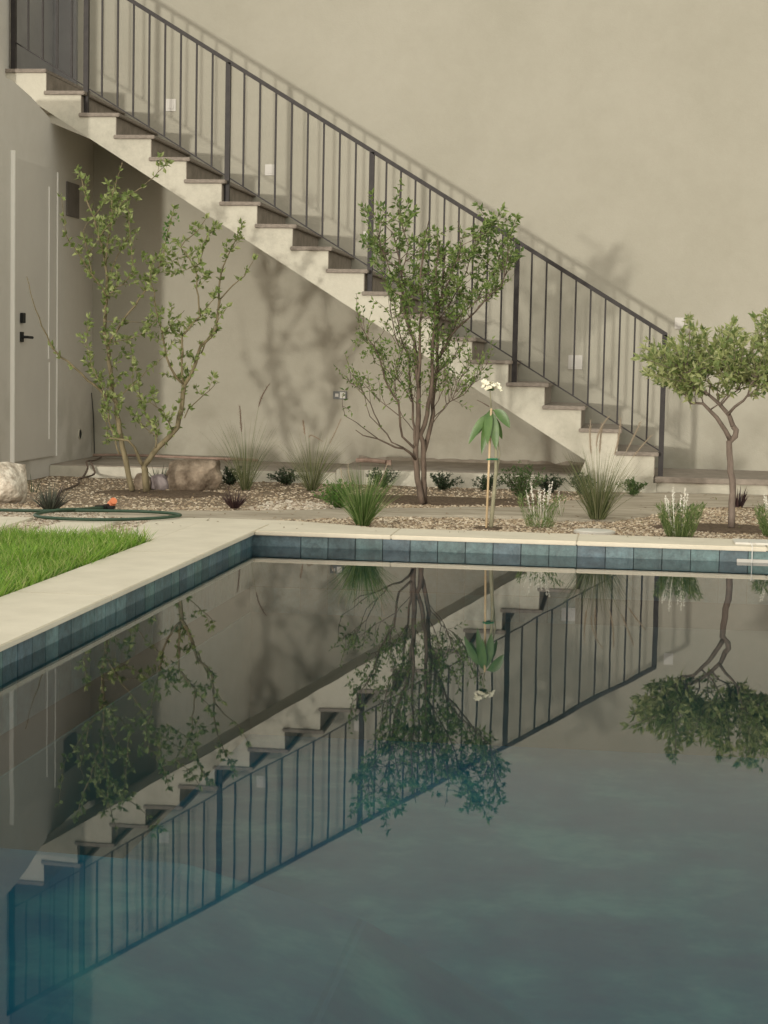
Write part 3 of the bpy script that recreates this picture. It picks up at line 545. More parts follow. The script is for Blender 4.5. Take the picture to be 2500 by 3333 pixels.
g = MB(); g.tube([(XL + .002, 14.67, .364), (XL + .008, 14.67, .364)], .036, seg=24); part('pipe_hole', g, M['black'], lw)
g = MB(); g.box(XL + .001, 14.27, 2.12, XL + .012, 14.60, 2.39); part('vent_panel', g, M['vent'], lw, bevel=.002)
dr = thing('door', (XL, 13.47, .22), 'flush grey door with vertical metal edge strips coloured as if lit and a black lever handle', 'door')
g = MB(); g.box(XL + .001, 12.98, .222, XL + .022, 13.975, 2.44); part('door_leaf', g, M['door'], dr, bevel=.003)
for y, z0, z1, w in ((12.962, .20, 2.485, .020), (13.77, .98, 2.30, .010), (13.79, .36, .955, .010), (13.982, .222, 2.43, .011)):
    g = MB(); g.box(XL + .0225 if y not in (12.962, 13.982) else XL + .001, y - w / 2, z0, XL + .030, y + w / 2, z1); part('edge_strip', g, M['trim'], dr)
g = MB(); g.box(XL + .0225, 13.10, 1.245, XL + .045, 13.17, 1.32); part('lock_plate', g, M['black'], dr, bevel=.003)
g = MB(); g.box(XL + .0225, 13.10, 1.105, XL + .034, 13.16, 1.18); g.tube([(XL + .03, 13.13, 1.142), (XL + .07, 13.13, 1.142), (XL + .072, 13.24, 1.14)], .011, seg=8); part('lever_handle', g, M['black'], dr)
# upper level, top left
g = MB(); g.box(-6.6, 13.55, 3.02, -4.835, YW + .2, 8.2)
tag(g.build('upper_wall', M['wall_left']), 'wall block at the top left corner beside the upper stair landing', 'wall')
ud = thing('upper_door', (-4.83, 14.9, 3.25), 'dark grey door panel beside the upper landing behind the railing', 'door')

# ------------------------------------------------------------------ staircase
st = thing('staircase', (-2.2, YF, .19), 'white plaster staircase with dark stone treads descending from left to right', 'staircase')
RX = lambda k_: .212 - .278 * k_
TB = lambda j: .345 + .1665 * j            # underside of tread j
prof = [(-.344, .189), (-.30, .302)]
sof = lambda x: .302 - .6135 * (x + .29)
prof += [(-4.84, sof(-4.84)), (-4.84, 3.204)]
for j in range(16, -1, -1):
    x_in = RX(j + 1)
    prof += [(x_in, TB(j + 1) - .001), (x_in, TB(j) - .001)]
prof += [(RX(0), TB(0) - .001), (RX(0), .189)]
g = MB(); g.prism(prof, YF, YW - .002, 'Y'); o = part('stair_body', g, M['white'], st)
bm = bmesh.new(); bm.from_mesh(o.data); bmesh.ops.triangulate(bm, faces=bm.faces); bm.to_mesh(o.data); bm.free()
# the white foot of the stair that runs down over the plinth face
g = MB(); g.prism([(-.40, .05), (.235, .05), (.235, .148), (RX(0) - .002, .148), (RX(0) - .002, .1885), (-.345, .1885)], YF - .012, YF - .001, 'Y'); part('stair_foot', g, M['white'], st)
g = MB(); g.box(0, 0, 0, .278 + .046, YW - YF + .012, .030); tr0 = g.build('tread', M['tread'], st, bevel=.005)
for j in range(17):
    loc = Vector((RX(j + 1) - .014, YF - .018, TB(j))) - Vector(st.location)
    if j == 0: tr0.location = loc
    else: share(tr0, 'tread', loc, st)
g = MB(); g.box(0, 0, 0, .004, YW - YF - .01, .134); rs0 = g.build('riser', M['slab'], st)
for j in range(1, 18):
    loc = Vector((RX(j) + .0005, YF + .004, TB(j - 1) + .0315)) - Vector(st.location)
    if j == 1: rs0.location = loc
    else: share(rs0, 'riser', loc, st)
g = MB(); g.box(RX(0) + .0005, YF + .004, .1935, RX(0) + .0045, YW - .01, .342); part('riser', g, M['slab'], st)
g = MB(); g.box(-4.85, YF - .016, TB(17), -4.51, YW - .003, TB(17) + .03); part('upper_landing', g, M['tread'], st, bevel=.004)
g = MB(); g.box(-4.83, 14.98, TB(17) + .031, -4.62, YW - .003, 5.3); part('door_panel', g, M['darkdoor'], ud)
g = MB(); g.box(-4.832, 14.0, TB(17) + .031, -4.815, 14.97, 5.3); part('side_panel', g, M['darkdoor'], ud)

# plinths along the wall foot
pl = thing('wall_plinth', (-3, YF, .1), 'low white rendered plinth with a rough dark top along the foot of the wall', 'plinth')
g = MB(); g.box(XL + .001, YF, -.05, -2.2, YW - .003, .150); part('left_plinth', g, M['white'], pl, bevel=.006)
g = MB(); g.box(XL + .003, YF + .03, .1502, -2.2, YW - .004, .158); part('left_top', g, M['platform'], pl)
g = MB(); g.box(-2.199, YF + .001, -.05, .20, YW - .003, .180); part('middle_plinth', g, M['white'], pl, bevel=.006)
g = MB()
n_ = 60
for i in range(n_ + 1):
    x = -2.19 + (2.19 + .13) * i / n_
    for (y, z) in ((YF + .02, .1805), (YF + .03, .188), (YF + .5, .190 + .008 * noise.noise(Vector((x * 5, 0, 0)))), (YW - .06, .20 + .006 * noise.noise(Vector((x * 9, 3, 0)))), (YW - .012, .222 + .02 * noise.noise(Vector((x * 8, 7, 0))) + .012 * noise.noise(Vector((x * 40, 7, 0))))): g.v.append((x, y, z))
for i in range(n_):
    for j in range(4): a = i * 5 + j; g.f.append((a, a + 5, a + 6, a + 1))
part('rough_top', g, M['platform'], pl)
ld = thing('stair_landing', (2.0, YF, .1), 'dark stone landing slab on a white base at the foot of the stairs', 'landing')
g = MB(); g.box(.2365, YF, -.05, 6.0, YW - .003, .148); part('landing_base', g, M['white'], ld)
g = MB(); g.box(RX(0) + .006, YF - .02, .149, 6.0, YW - .004, .193); part('landing_slab', g, M['slab'], ld, bevel=.006)

# ------------------------------------------------------------------ railing
rl = thing('stair_railing', (.262, YR, .193), 'black iron stair railing with thin upright bars and square posts', 'railing')
TOP = lambda x: 1.262 + .5985 * (.262 - x)
BOT = lambda x: .377 + .603 * (.262 - x)
def bar(x, z0, z1, w, name):
    b = MB(); b.box(-w / 2, -w / 2, 0, w / 2, w / 2, z1 - z0); o = b.build(name, M['iron'], rl); o.location = Vector((x, YR, z0)) - Vector(rl.location); return o
PX = [-4.218 + 1.12 * i for i in range(5)]
feet = [TB(15) + .03, TB(11) + .03, TB(7) + .03, TB(3) + .03, .193]
bar(-4.80, TB(17) + .03, TOP(-4.80) - .01, .038, 'post')
for x, z in zip(PX, feet): bar(x, z, TOP(x) - .01, .038, 'post')
g = MB()
for w_, fn, xa, xb, nm in ((.019, TOP, -5.3, .281, 'handrail'), (.006, BOT, -4.8, .25, 'bottom_rail')):
    g = MB(); h = .036 if nm == 'handrail' else .012
    g.prism([(xa, fn(xa) - h / 2), (xb, fn(xb) - h / 2), (xb, fn(xb) + h / 2), (xa, fn(xa) + h / 2)], YR - w_, YR + w_, 'Y'); part(nm, g, M['iron'], rl, bevel=.001)
for a, c, n in ((-4.80, PX[0], 4), (PX[0], PX[1], 8), (PX[1], PX[2], 8), (PX[2], PX[3], 9), (PX[3], PX[4], 9)):
    for i in range(1, n + 1):
        x = a + (c - a) * i / (n + 1); bar(x, BOT(x) + .003, TOP(x) - .012, .0135, 'baluster')

# ------------------------------------------------------------------ wall plates
def plate(x, z, w, h, lab, mt='plate', double=False):
    t = thing('wall_plate', (x, YW, z), lab, 'wall plate', 'wall plates along the stair wall')
    b = MB(); b.box(x - w / 2, YW - .009, z - h / 2, x + w / 2, YW - .001, z + h / 2); part('cover', b, M[mt], t, bevel=.002)
    b = MB()
    if double:
        b.box(x - w * .32, YW - .013, z + h * .04, x + w * .32, YW - .0095, z + h * .36); b.box(x - w * .32, YW - .013, z - h * .36, x + w * .32, YW - .0095, z - h * .04)
    else: b.box(x - w * .3, YW - .013, z - h * .3, x + w * .3, YW - .0095, z + h * .3)
    part('insert', b, M['plate' if mt == 'plate' else 'darkdoor'], t)
plate(-4.71, 3.60, .085, .10, 'pale wall plate highest on the wall near the upper landing')
plate(-3.82, 3.09, .085, .10, 'pale wall plate behind the railing, second from the top of the stairs')
plate(-2.975, 2.565, .09, .09, 'white wall plate behind the railing, above the middle steps')
plate(-2.155, 2.03, .08, .085, 'white wall plate half hidden by the tall slender tree crown')
plate(-.43, 1.035, .115, .115, 'double wall plate behind the railing near the lowest steps', double=True)
plate(.395, 1.365, .075, .09, 'small white wall plate above the citrus tree crown, right of the handrail')
t = thing('outlet_box', (-2.36, YW, .725), 'grey electrical outlet box on the wall under the stairs', 'outlet box')
g = MB(); g.box(-2.417, YW - .02, .692, -2.305, YW - .001, .758); part('housing', g, M['greyplastic'], t, bevel=.003)
g = MB(); g.box(-2.40, YW - .024, .712, -2.372, YW - .0205, .738); g.box(-2.36, YW - .024, .70, -2.315, YW - .0205, .75); part('socket', g, M['plate'], t)

# ------------------------------------------------------------------ trees
def grow(brs, mt, parent, fork=.55, wob=.003):
    """every traced limb is a tapered tube of its own; returns sample points along all limbs"""
    samples = []
    for bi, (pts, r0, r1) in enumerate(brs):
        P_ = [Vector(p) for p in pts]; out = []
        for a, c in zip(P_, P_[1:]):
            n = max(1, int((c - a).length / .05))
            for k in range(n): out.append(a + (c - a) * k / n + rv(wob) * (1 if out else 0))
        out.append(P_[-1]); b = MB(); b.tube(out, r0, r1, seg=8 if r0 > .012 else 6 if r0 > .006 else 4)
        nm = 'trunk' if r0 >= .017 else 'branch'
        part(nm, b, mt, parent, smooth=True)
        for k, p in enumerate(out):
            t = k / max(1, len(out) - 1); d = (out[min(k + 1, len(out) - 1)] - out[max(k - 1, 0)]).normalized(); samples.append((p, d, r0 + (r1 - r0) * t, t, bi))
    return samples
def cluster(b, p, d, n, l, spread=.9, w=.42):
    for _ in range(n):
        dd = (d + rv(spread)).normalized(); ll = l * random.uniform(.6, 1.15)
        b.leaf(p + dd * .003, dd, rv() + Vector((0, 0, .4)), ll, ll * w * random.uniform(.8, 1.2), random.uniform(0, .3))

tr = thing('tree', (-3.2, 12.4, .08), 'two stemmed tree with sparse pale leaves left of the brown boulder', 'tree')
sm = grow(LEFT_TREE, M['bark_green'], tr)
lb = MB(); bb = MB(); tw = MB()
for p, d, r, t, bi in sm:
    if p.z < .42 or bi == 13: continue
    if bi == 9 and t > .45: 
        if random.random() > .06: continue
    pr = .85 if bi not in (9, 17, 24) else .35
    if random.random() < pr: cluster(lb, p, (d + Vector((0, 0, .5))).normalized(), random.randint(3, 6), .050, .9, .55)
    if random.random() < .34 and r < .018:
        q = p; dd = (d * .5 + rv(.6) + Vector((0, 0, .4))).normalized(); pts = [q]; L_ = random.uniform(.05, .14)
        for k in range(3): dd = (dd + rv(.15) + Vector((0, 0, .1))).normalized(); q = q + dd * L_ / 3; pts.append(q)
        tw.tube(pts, .0022, .0012, seg=4)
        for q in pts[1:]: cluster(lb, q, dd, 3, .048, .9, .55)
        cluster(lb, pts[-1], dd, 4, .046)
for p, d, r, t, bi in sm:
    if bi == 10 and .74 < t < .92:
        for _ in range(9): cluster(bb, p + rv(.022), Vector((0, 0, 1)), 3, .036)
    if bi == 15 and .45 < t or bi == 0 and .2 < t < .42:
        cluster(lb, p + rv(.02), Vector((0, 0, 1)), 3, .036)
part('twigs', tw, M['bark_green'], tr, kind='stuff'); part('crown', lb, M['leaf_pale'], tr, kind='stuff'); part('bright_leaf_clump', bb, M['leaf_bright'], tr, kind='stuff')

def crown(samples, poly, Y, n, leafn, ll, mt_tw, par, mat_leaf, up=.8, dep=.28, step=.035, tfrom=.3, maxr=.012, zmin=.6, spread=.9, w=.42):
    xs_ = [p[0] for p in poly]; zs_ = [p[1] for p in poly]; b = MB(); tw = MB(); cand = [s_ for s_ in samples if s_[2] < maxr and s_[0].z > zmin]
    k = 0
    while k < n:
        x = random.uniform(min(xs_), max(xs_)); z = random.uniform(min(zs_), max(zs_))
        if not inside(x, z, poly): continue
        T_ = Vector((x, Y + random.uniform(-dep, dep), z))
        best = min(random.sample(cand, min(60, len(cand))), key=lambda s_: (s_[0] - T_).length + (.6 if s_[0].z > T_.z - .03 else 0))
        p0 = best[0]; dist = (T_ - p0).length
        if dist > .75: continue
        k += 1
        mid = p0.lerp(T_, .5) + Vector((0, 0, -up * .12 * dist)) + rv(.012); pts = []
        m_ = max(4, int(dist / .03))
        for i in range(m_ + 1):
            t = i / m_; pts.append(p0 * (1 - t) ** 2 + mid * 2 * t * (1 - t) + T_ * t * t)
        tw.tube(pts, .0032, .0012, seg=4)
        for i in range(m_ + 1):
            t = i / m_
            if t >= tfrom:
                d = (pts[min(i + 1, m_)] - pts[max(i - 1, 0)]).normalized(); cluster(b, pts[i] + rv(.004), d, leafn, ll, spread, w)
        cluster(b, pts[-1], (pts[-1] - pts[-2]).normalized(), leafn + 1, ll, spread * .7, w)
    part('twigs', tw, mt_tw, par, kind='stuff'); part('crown', b, mat_leaf, par, kind='stuff'); print('crown faces', len(b.f))
tr = thing('tree', (-1.3, 12.15, .08), 'tall slender many stemmed tree with a green crown before the middle of the stairs', 'tree')
sm = grow(MIDDLE_TREE, M['bark_brown'], tr)
crown(sm, MIDDLE_CROWN, 12.25, 185, 3, .047, M['bark_brown'], tr, M['leaf_mid'], zmin=.95, tfrom=.35, dep=.32)
lb = MB(); tw = MB()
for k in range(34):
    x = random.uniform(-1.90, -1.42); z = random.uniform(.92, 1.22)
    if inside(x, z, MIDDLE_CLUMP_LEFT):
        for _ in range(6): cluster(lb, Vector((x, 12.0, z)) + rv(.02), Vector((-.3, 0, 1)), 3, .034)
for p, d, r, t, bi in sm:
    if r < .009 and p.z > .55 and random.random() < (.40 if bi in (4, 5, 6, 7, 8, 9, 10, 11) else .30): cluster(lb, p, d, 2, .032)
    for _ in range(2 if .72 < p.z < 1.5 else 0):
        q = p; dd = (d * .6 + rv(.45) + Vector((0, 0, .5))).normalized(); pts = [q]; L_ = random.uniform(.08, .22)
        for k in range(5): dd = (dd + rv(.12) + Vector((0, 0, .08))).normalized(); q = q + dd * L_ / 5; pts.append(q)
        tw.tube(pts, .0024, .0012, seg=4)
        for q in pts[2:]: cluster(lb, q, dd, 2, .038)
part('twigs', tw, M['bark_brown'], tr, kind='stuff')
part('lower_leaves', lb, M['leaf_mid'], tr, kind='stuff')
tr = thing('tree', (.6, 11.04, .08), 'small citrus tree with a rounded crown on a bent grey trunk at the right', 'tree')
sm = grow([(p_, a_ * .86, c_ * .8) for p_, a_, c_ in CITRUS_TREE], M['bark_grey'], tr, wob=.0035)
crown(sm, CITRUS_CROWN, 11.05, 230, 3, .054, M['bark_grey'], tr, M['leaf_citrus'], zmin=.72, tfrom=.15, dep=.42, maxr=.0125, up=.3, w=.38)

# ------------------------------------------------------------------ shrubs and grasses
def tuft(name, x, y, z, n, L_, spread, mt, lab, cat='ornamental grass', group='ornamental grasses along the wall', plumes=(), bend=.7, w=.0032, rbase=.03, plume_mat='plume', grain=0):
    t = thing(name, (x, y, z), lab, cat, group); b = MB()
    for _ in range(n):
        a = random.uniform(0, 6.283); s = abs(random.gauss(0, .5)) * spread; r = rbase * math.sqrt(random.random())
        b.blade((x + r * math.cos(a), y + r * math.sin(a), z), (math.cos(a) * s, math.sin(a) * s, 1), L_ * random.uniform(.45, 1.1), w * random.uniform(.7, 1.2), random.uniform(.1, 1) * bend, 6)
    part('blades', b, mt, t, kind='stuff')
    for (dx, dz, px_, pz_, ln, rad) in plumes:
        # stem up to (dx,dz), plume on to (px_,pz_)
        yy = random.uniform(-.05, .05); s = MB()
        A = Vector((x, y, z)); B = Vector((x + dx, y + yy, z + dz)); C_ = Vector((x + px_, y + yy, z + pz_))
        mid = A.lerp(B, .55) + Vector((-(dx) * .15, 0, 0)); s.tube([A.lerp(mid, k / 4).lerp(mid.lerp(B, k / 4), k / 4) for k in range(5)], .0016, .0013, seg=4); part('stalk', s, M['straw'], t)
        s = MB(); c0 = B + (B - mid).normalized() * (C_ - B).length * .5; pts = [B.lerp(c0, k / 8).lerp(c0.lerp(C_, k / 8), k / 8) for k in range(9)]
        s.tube(pts, 0, rad=[.45 * rad * math.sin(math.pi * (.12 + .83 * k / 8)) ** .6 for k in range(9)], seg=6)
        for _ in range(260):
            k = random.randint(0, 7); q = pts[k].lerp(pts[k + 1], random.random()); d = (pts[k + 1] - pts[k]).normalized(); s.blade(tuple(q), tuple(d * 1.1 + rv(.45)), rad * random.uniform(1.2, 3.2), .0011, .1, 1)
        part('plume', s, M[plume_mat], t)
    return t
tuft('fountain_grass', -2.718, 12.98, .07, 170, .52, .55, M['straw'], 'wispy fountain grass with an arched dark plume right of the brown boulder',
     plumes=((.09, .60, .165, .765, .2, .009), (-.03, .42, -.045, .60, .2, .009), (-.13, .20, -.235, .20, .1, .008)), plume_mat='plume_dark', bend=.8, w=.0028)
tuft('fountain_grass', -2.255, 13.1, .07, 260, .46, .8, M['straw'], 'wide wispy fountain grass before the outlet box',
     plumes=((-.06, .40, -.075, .50, .1, .008), (.12, .34, .20, .52, .1, .006), (-.02, .38, .08, .36, .1, .006)), bend=.9, w=.0028)
tuft('fountain_grass', -1.497, 10.45, .07, 520, .36, .75, M['tuft'], 'fresh green grass tuft in the front gravel by the pool coping', bend=.75, w=.0038, rbase=.035,
     plumes=((-.07, .25, -.09, .36, .1, .004), (.09, .24, .14, .37, .1, .004), (-.10, .22, -.13, .33, .1, .004)), plume_mat='plume_pale')
tuft('fountain_grass', -.16, 11.3, .08, 420, .44, .7, M['straw'], 'tall grass clump with pinkish plumes before the lowest steps', bend=.6, w=.0034, rbase=.045,
     plumes=((-.05, .40, -.06, .60, .1, .010), (.0, .40, .01, .58, .1, .010), (.09, .40, .12, .62, .1, .010), (.16, .42, .24, .60, .1, .010), (.20, .38, .31, .52, .1, .009), (-.02, .44, .05, .63, .1, .009)), plume_mat='plume_pale')

def shrub(x, y, z, w, h, lab, mt='leaf_dark', n=26, group='small dark shrubs along the plinth', ll=.022, name='shrub'):
    t = thing(name, (x, y, z), lab, 'shrub', group); tw = MB(); b = MB()
    for _ in range(n):
        a = random.uniform(0, 6.283); q = Vector((x, y, z)); s = random.uniform(.15, 1.0); L_ = math.hypot(w / 2 * s, h) * random.uniform(.65, 1.0)
        d = Vector((math.cos(a) * w / 2 * s * 1.2, math.sin(a) * w / 2 * s * 1.2, h * (1.15 - .55 * s))).normalized(); pts = [q]
        for k in range(6): d = (d + rv(.08) - Vector((0, 0, .02))).normalized(); q = q + d * L_ / 6; pts.append(q)
        tw.tube(pts, .002, .001, seg=4)
        for k, q in enumerate(pts[1:]):
            for u_ in range(2): cluster(b, q + d * random.uniform(-.01, .01), d, 5, ll, .8, .32)
    part('stems', tw, M['bark_brown'], t, kind='stuff'); part('foliage', b, M[mt], t, kind='stuff')
shrub(-2.93, 13.40, .07, .22, .14, 'dark low shrub just right of the brown boulder')
shrub(-2.54, 13.62, .07, .20, .12, 'dark low shrub between the two wispy fountain grasses')
shrub(-1.80, 13.60, .07, .24, .15, 'dark low shrub behind the fresh green grass tuft')
shrub(-1.35, 13.55, .07, .22, .13, 'dark low shrub just right of the slender tree trunks')
shrub(-1.02, 13.60, .07, .20, .11, 'dark low shrub behind the wooden stake')
shrub(-.55, 13.52, .07, .20, .13, 'dark low shrub between the round bush and the plumed grass clump')
shrub(-.31, 13.50, .07, .20, .15, 'dark low shrub hidden behind the plumed grass clump')
shrub(.06, 13.40, .08, .20, .13, 'green low shrub right of the plumed grass clump below the lowest steps', 'leaf_shrub')
shrub(-.72, 12.87, .07, .30, .25, 'rounded grey green bush behind the white flower spikes', 'leaf_shrub', 60, 'rounded bushes in the bed', .02)
shrub(-1.80, 11.52, .075, .24, .18, 'dense fresh green bush behind the green grass tuft', 'leaf_bright', 60, 'rounded bushes in the bed', .02)
def spiky(x, y, z, n, L_, mt, lab, w=.008, spread=1.0):
    t = thing('spiky_plant', (x, y, z), lab, 'plant', 'dark spiky plants in the gravel'); b = MB()
    for _ in range(n):
        a = random.uniform(0, 6.283); s = random.uniform(0, 1) * spread; b.blade((x + .02 * math.cos(a), y + .02 * math.sin(a), z), (math.cos(a) * s, math.sin(a) * s, 1), L_ * random.uniform(.5, 1.1), w, random.uniform(0, .5), 4)
    part('leaves', b, M[mt], t, kind='stuff')
spiky(-2.43, 11.27, .08, 90, .15, 'leaf_purple', 'dark purple spiky plant at the back edge of the path')
spiky(-3.43, 10.66, .075, 150, .19, 'leaf_grey', 'grey purple spiky plant behind the hose beside the pale boulder', .008, 1.1)
spiky(-3.376, 13.03, .07, 40, .17, 'leaf_dark', 'narrow dark plant against the left side of the brown boulder', .012, .6)
spiky(.77, 12.6, .08, 40, .16, 'leaf_purple', 'small dark upright plant behind the citrus trunk', .012, .4)
spiky(-4.05, 12.2, .07, 7, .14, 'leaf_dark', 'single dark sprig beside the pale boulder near the door', .008, .3)

def spikes(x, y, z, n, leafn, L_, lab, leafmt='leaf_soft', sprd=.08):
    t = thing('flower_clump', (x, y, z), lab, 'flowers', 'white flower spikes by the pool'); b = MB()
    for _ in range(leafn):
        a = random.uniform(0, 6.283); r = sprd * math.sqrt(random.random()); q = Vector((x + r * math.cos(a), y + r * math.sin(a), z)); d = Vector((math.cos(a) * .35, math.sin(a) * .35, 1)).normalized(); h = L_ * .62 * random.random()
        for k in range(3): b.leaf(q + d * (h + k * .012), (d + rv(.45)).normalized(), rv(), .032, .006)
        b.blade(tuple(q), tuple(d), h + .02, .002, .1, 2)
    part('leaves', b, M[leafmt], t, kind='stuff')
    for _ in range(n):
        a = random.uniform(0, 6.283); s = random.uniform(0, 1); q = Vector((x + sprd * .4 * math.cos(a), y, z)); p1 = q + Vector((math.cos(a) * .07 * s, math.sin(a) * .05 * s, L_ * random.uniform(.75, 1.05)))
        s_ = MB(); s_.tube([q, q.lerp(p1, .5) + rv(.003), p1], .0014, .001, seg=4)
        for k in range(26):
            w = k / 26; c_ = q.lerp(p1, .60 + .4 * w); s_.leaf(c_, (rv() + Vector((0, 0, .3))).normalized(), rv(), .013 * (1.1 - .5 * w), .007)
        part('flower_spike', s_, M['white_flower'], t)
spikes(-.49, 10.71, .075, 9, 120, .27, 'thin plant with white flower spikes left of the white round cover')
spikes(-.385, 11.4, .08, 1, 4, .16, 'single leaning white flower spike before the plumed grass clump', sprd=.01)
spikes(.31, 10.36, .075, 9, 330, .27, 'leafy green clump with white flower spikes between the round cover and the citrus tree', sprd=.075)
spikes(.86, 10.6, .075, 7, 300, .25, 'leafy green clump with white flowers cut off by the right edge', sprd=.07)

# staked plant with drooping leaves and a white flower head
y = 10.53
t = thing('plumeria', (-.765, y, .07), 'thin bare stemmed plant with long drooping leaves and a white flower head', 'plant')
g = MB(); g.tube([(-.762, y + .012, .06), (-.752, y + .014, .22), (-.740, y + .012, .40), (-.742, y + .01, .52), (-.765, y + .005, .68), (-.775, y, .77)], .013, .006, seg=8); part('stem', g, M['plumeria_stem'], t, smooth=True)
g = MB(); g.tube([(-.755, y + .03, .10), (-.745, y + .035, .30), (-.722, y + .03, .50), (-.745, y + .02, .66)], .006, .004, seg=6); part('stem', g, M['plumeria_stem'], t, smooth=True)
g = MB(); g.tube([(-.775, y, .77), (-.783, y, .85), (-.784, y, .885)], .004, .003, seg=6); part('flower_stalk', g, M['plumeria_stem'], t, smooth=True)
for (ex, ez, w, dy) in ((-.898, .555, .050, -.03), (-.866, .600, .044, .05), (-.820, .500, .046, -.05), (-.785, .560, .050, -.08), (-.738, .530, .056, -.04), (-.664, .655, .056, -.01), (-.712, .585, .042, .07)):
    A = Vector((-.777, y, random.uniform(.705, .772))); B = Vector((ex, y + dy, ez)); C_ = A.lerp(B, .42) + Vector((random.uniform(-.012, .012), random.uniform(-.02, .02), random.uniform(.03, .07))); tw_ = Vector((random.uniform(-.5, .5), -1, random.uniform(.1, .6))); b = MB(); n = 10; prev = None
    for i in range(n + 1):
        u_ = i / n; p = A * (1 - u_) ** 2 + C_ * 2 * u_ * (1 - u_) + B * u_ * u_; dr_ = ((C_ - A) * (1 - u_) + (B - C_) * u_).normalized(); sd_ = dr_.cross(tw_).normalized(); up_ = sd_.cross(dr_)
        ww = w * .5 * max(.02, math.sin(math.pi * min(1, max(0, (u_ - .17) / .83))) ** .7 if u_ > .17 else .07)
        b.v += [tuple(p + sd_ * ww + up_ * ww * .35), tuple(p), tuple(p - sd_ * ww + up_ * ww * .35)]
    for i in range(n): a = 3 * i; b.f += [(a, a + 1, a + 4, a + 3), (a + 1, a + 2, a + 5, a + 4)]
    part('leaf', b, M['plumeria'], t, smooth=True)
g = MB(); g.tube([(-.785, y - .02, .775), (-.82, y - .03, .795), (-.856, y - .03, .812)], .004, .002, seg=5); part('leaf_bud', g, M['bark_brown'], t)
for k in range(26):
    a = random.uniform(0, 6.283); r = .062 * math.sqrt(random.random()); c_ = Vector((-.786 + r * math.cos(a), y + r * math.sin(a) * .7, .903 + .022 * random.uniform(-1, 1) - r * .15)); b = MB(); fd = (Vector((math.cos(a), math.sin(a), 0)) * r * 12 + Vector((0, -.5, .8)) + rv(.25)).normalized(); f1 = fd.orthogonal().normalized(); f2 = fd.cross(f1)
    for q in range(5):
        w = 6.283 * q / 5 + k; d = f1 * math.cos(w) + f2 * math.sin(w) + fd * .45; b.leaf(c_, d.normalized(), fd, .020, .019, -.1)
    part('flower', b, M['petal'], t)
g = MB()
for k in range(30): a = random.uniform(0, 6.283); g.leaf(Vector((-.785, y, .868)), Vector((math.cos(a), math.sin(a), random.uniform(.1, .6))), rv(), .03, .010)
part('sepal', g, M['leaf_shrub'], t)
stk = MB(); stk.tube([(-.786, y - .018, .05), (-.773, y - .018, .765)], .0065, .0065, seg=8)
tag(stk.build('plant_stake', M['wood'], smooth=True), 'slim pale wooden stake supporting the white flowered plant', 'stake')
g = MB(); g.tube([(-.790, y - .026, .472), (-.765, y - .03, .476), (-.732, y - .005, .474), (-.736, y + .03, .47), (-.77, y + .02, .472), (-.79, y - .02, .472)], .005, seg=6)
g.blade((-.79, y - .028, .472), (-1, -.3, -.2), .035, .009, .2, 3)
tag(g.build('plant_tie', M['tape']), 'green tape tied round the stake and the stem', 'plant tie')

lt = MB()
for _ in range(420):
    x = random.uniform(-4.2, 1.4); yy = random.uniform(10.25, 13.8) if random.random() < .93 else random.uniform(9.9, 10.2)
    if yy < 10.3 and x < -2.6: continue
    lt.leaf(Vector((x, yy, (.09 if yy < 10.24 else hbed(x, yy) + .016))), Vector((random.gauss(0, 1), random.gauss(0, 1), random.uniform(-.1, .25))), Vector((0, 0, 1)) + rv(.3), random.uniform(.015, .032), random.uniform(.007, .013), random.uniform(-.2, .3))
tag(lt.build('leaf_litter', M['litter']), 'dry fallen leaves scattered over the gravel and the coping', 'fallen leaves', kind='stuff')

# ------------------------------------------------------------------ rocks
def rock(x, y, z, sx, sy, sz, mt, lab, seed, boxy=.55, grp=None, rot=0.0):
    bm = bmesh.new(); bmesh.ops.create_icosphere(bm, subdivisions=5, radius=1)
    for v_ in bm.verts:
        c = v_.co.copy(); mx = max(abs(c.x), abs(c.y), abs(c.z)); c = c.lerp(c / mx, boxy)
        for ax in range(7):
            nrm = noise.random_unit_vector() if False else Vector((math.sin(seed * 3.1 + ax * 2.4), math.cos(seed * 1.7 + ax * 4.1), math.sin(seed + ax * 1.3))).normalized(); dd = c.dot(nrm) - .93
            if dd > 0: c -= nrm * dd * .85
        c *= 1 + .10 * noise.noise(c * 1.6 + Vector((seed, 0, 0))) + .035 * noise.noise(c * 6 + Vector((seed, 3, 0))) + .014 * noise.noise(c * 18 + Vector((0, seed, 0)))
        v_.co = Vector((c.x * sx, c.y * sy, c.z * sz))
    me = bpy.data.meshes.new('rock'); bm.to_mesh(me); bm.free(); me.materials.append(M[mt])
    for p in me.polygons: p.use_smooth = True
    o = bpy.data.objects.new('rock', me); COL.objects.link(o); o.location = (x, y, z + sz * .82); o.rotation_euler = (0, 0, rot); tag(o, lab, 'rock', grp)
rock(-3.09, 12.93, .05, .195, .15, .132, 'rock_brown', 'large blocky brown boulder right of the two stemmed tree', 2.0, .6, rot=.15)
rock(-3.985, 11.25, .06, .185, .16, .150, 'rock_pale', 'large pale rough boulder at the left edge before the door', 5.0, .6)
rock(-3.425, 12.75, .05, .062, .055, .075, 'rock_brown', 'small rounded tan stone just left of the forked trunk', 8.0, .2)
rock(-3.31, 12.80, .05, .075, .06, .070, 'rock_purple', 'small purple grey stone between the trunk and the brown boulder', 11.0, .3)

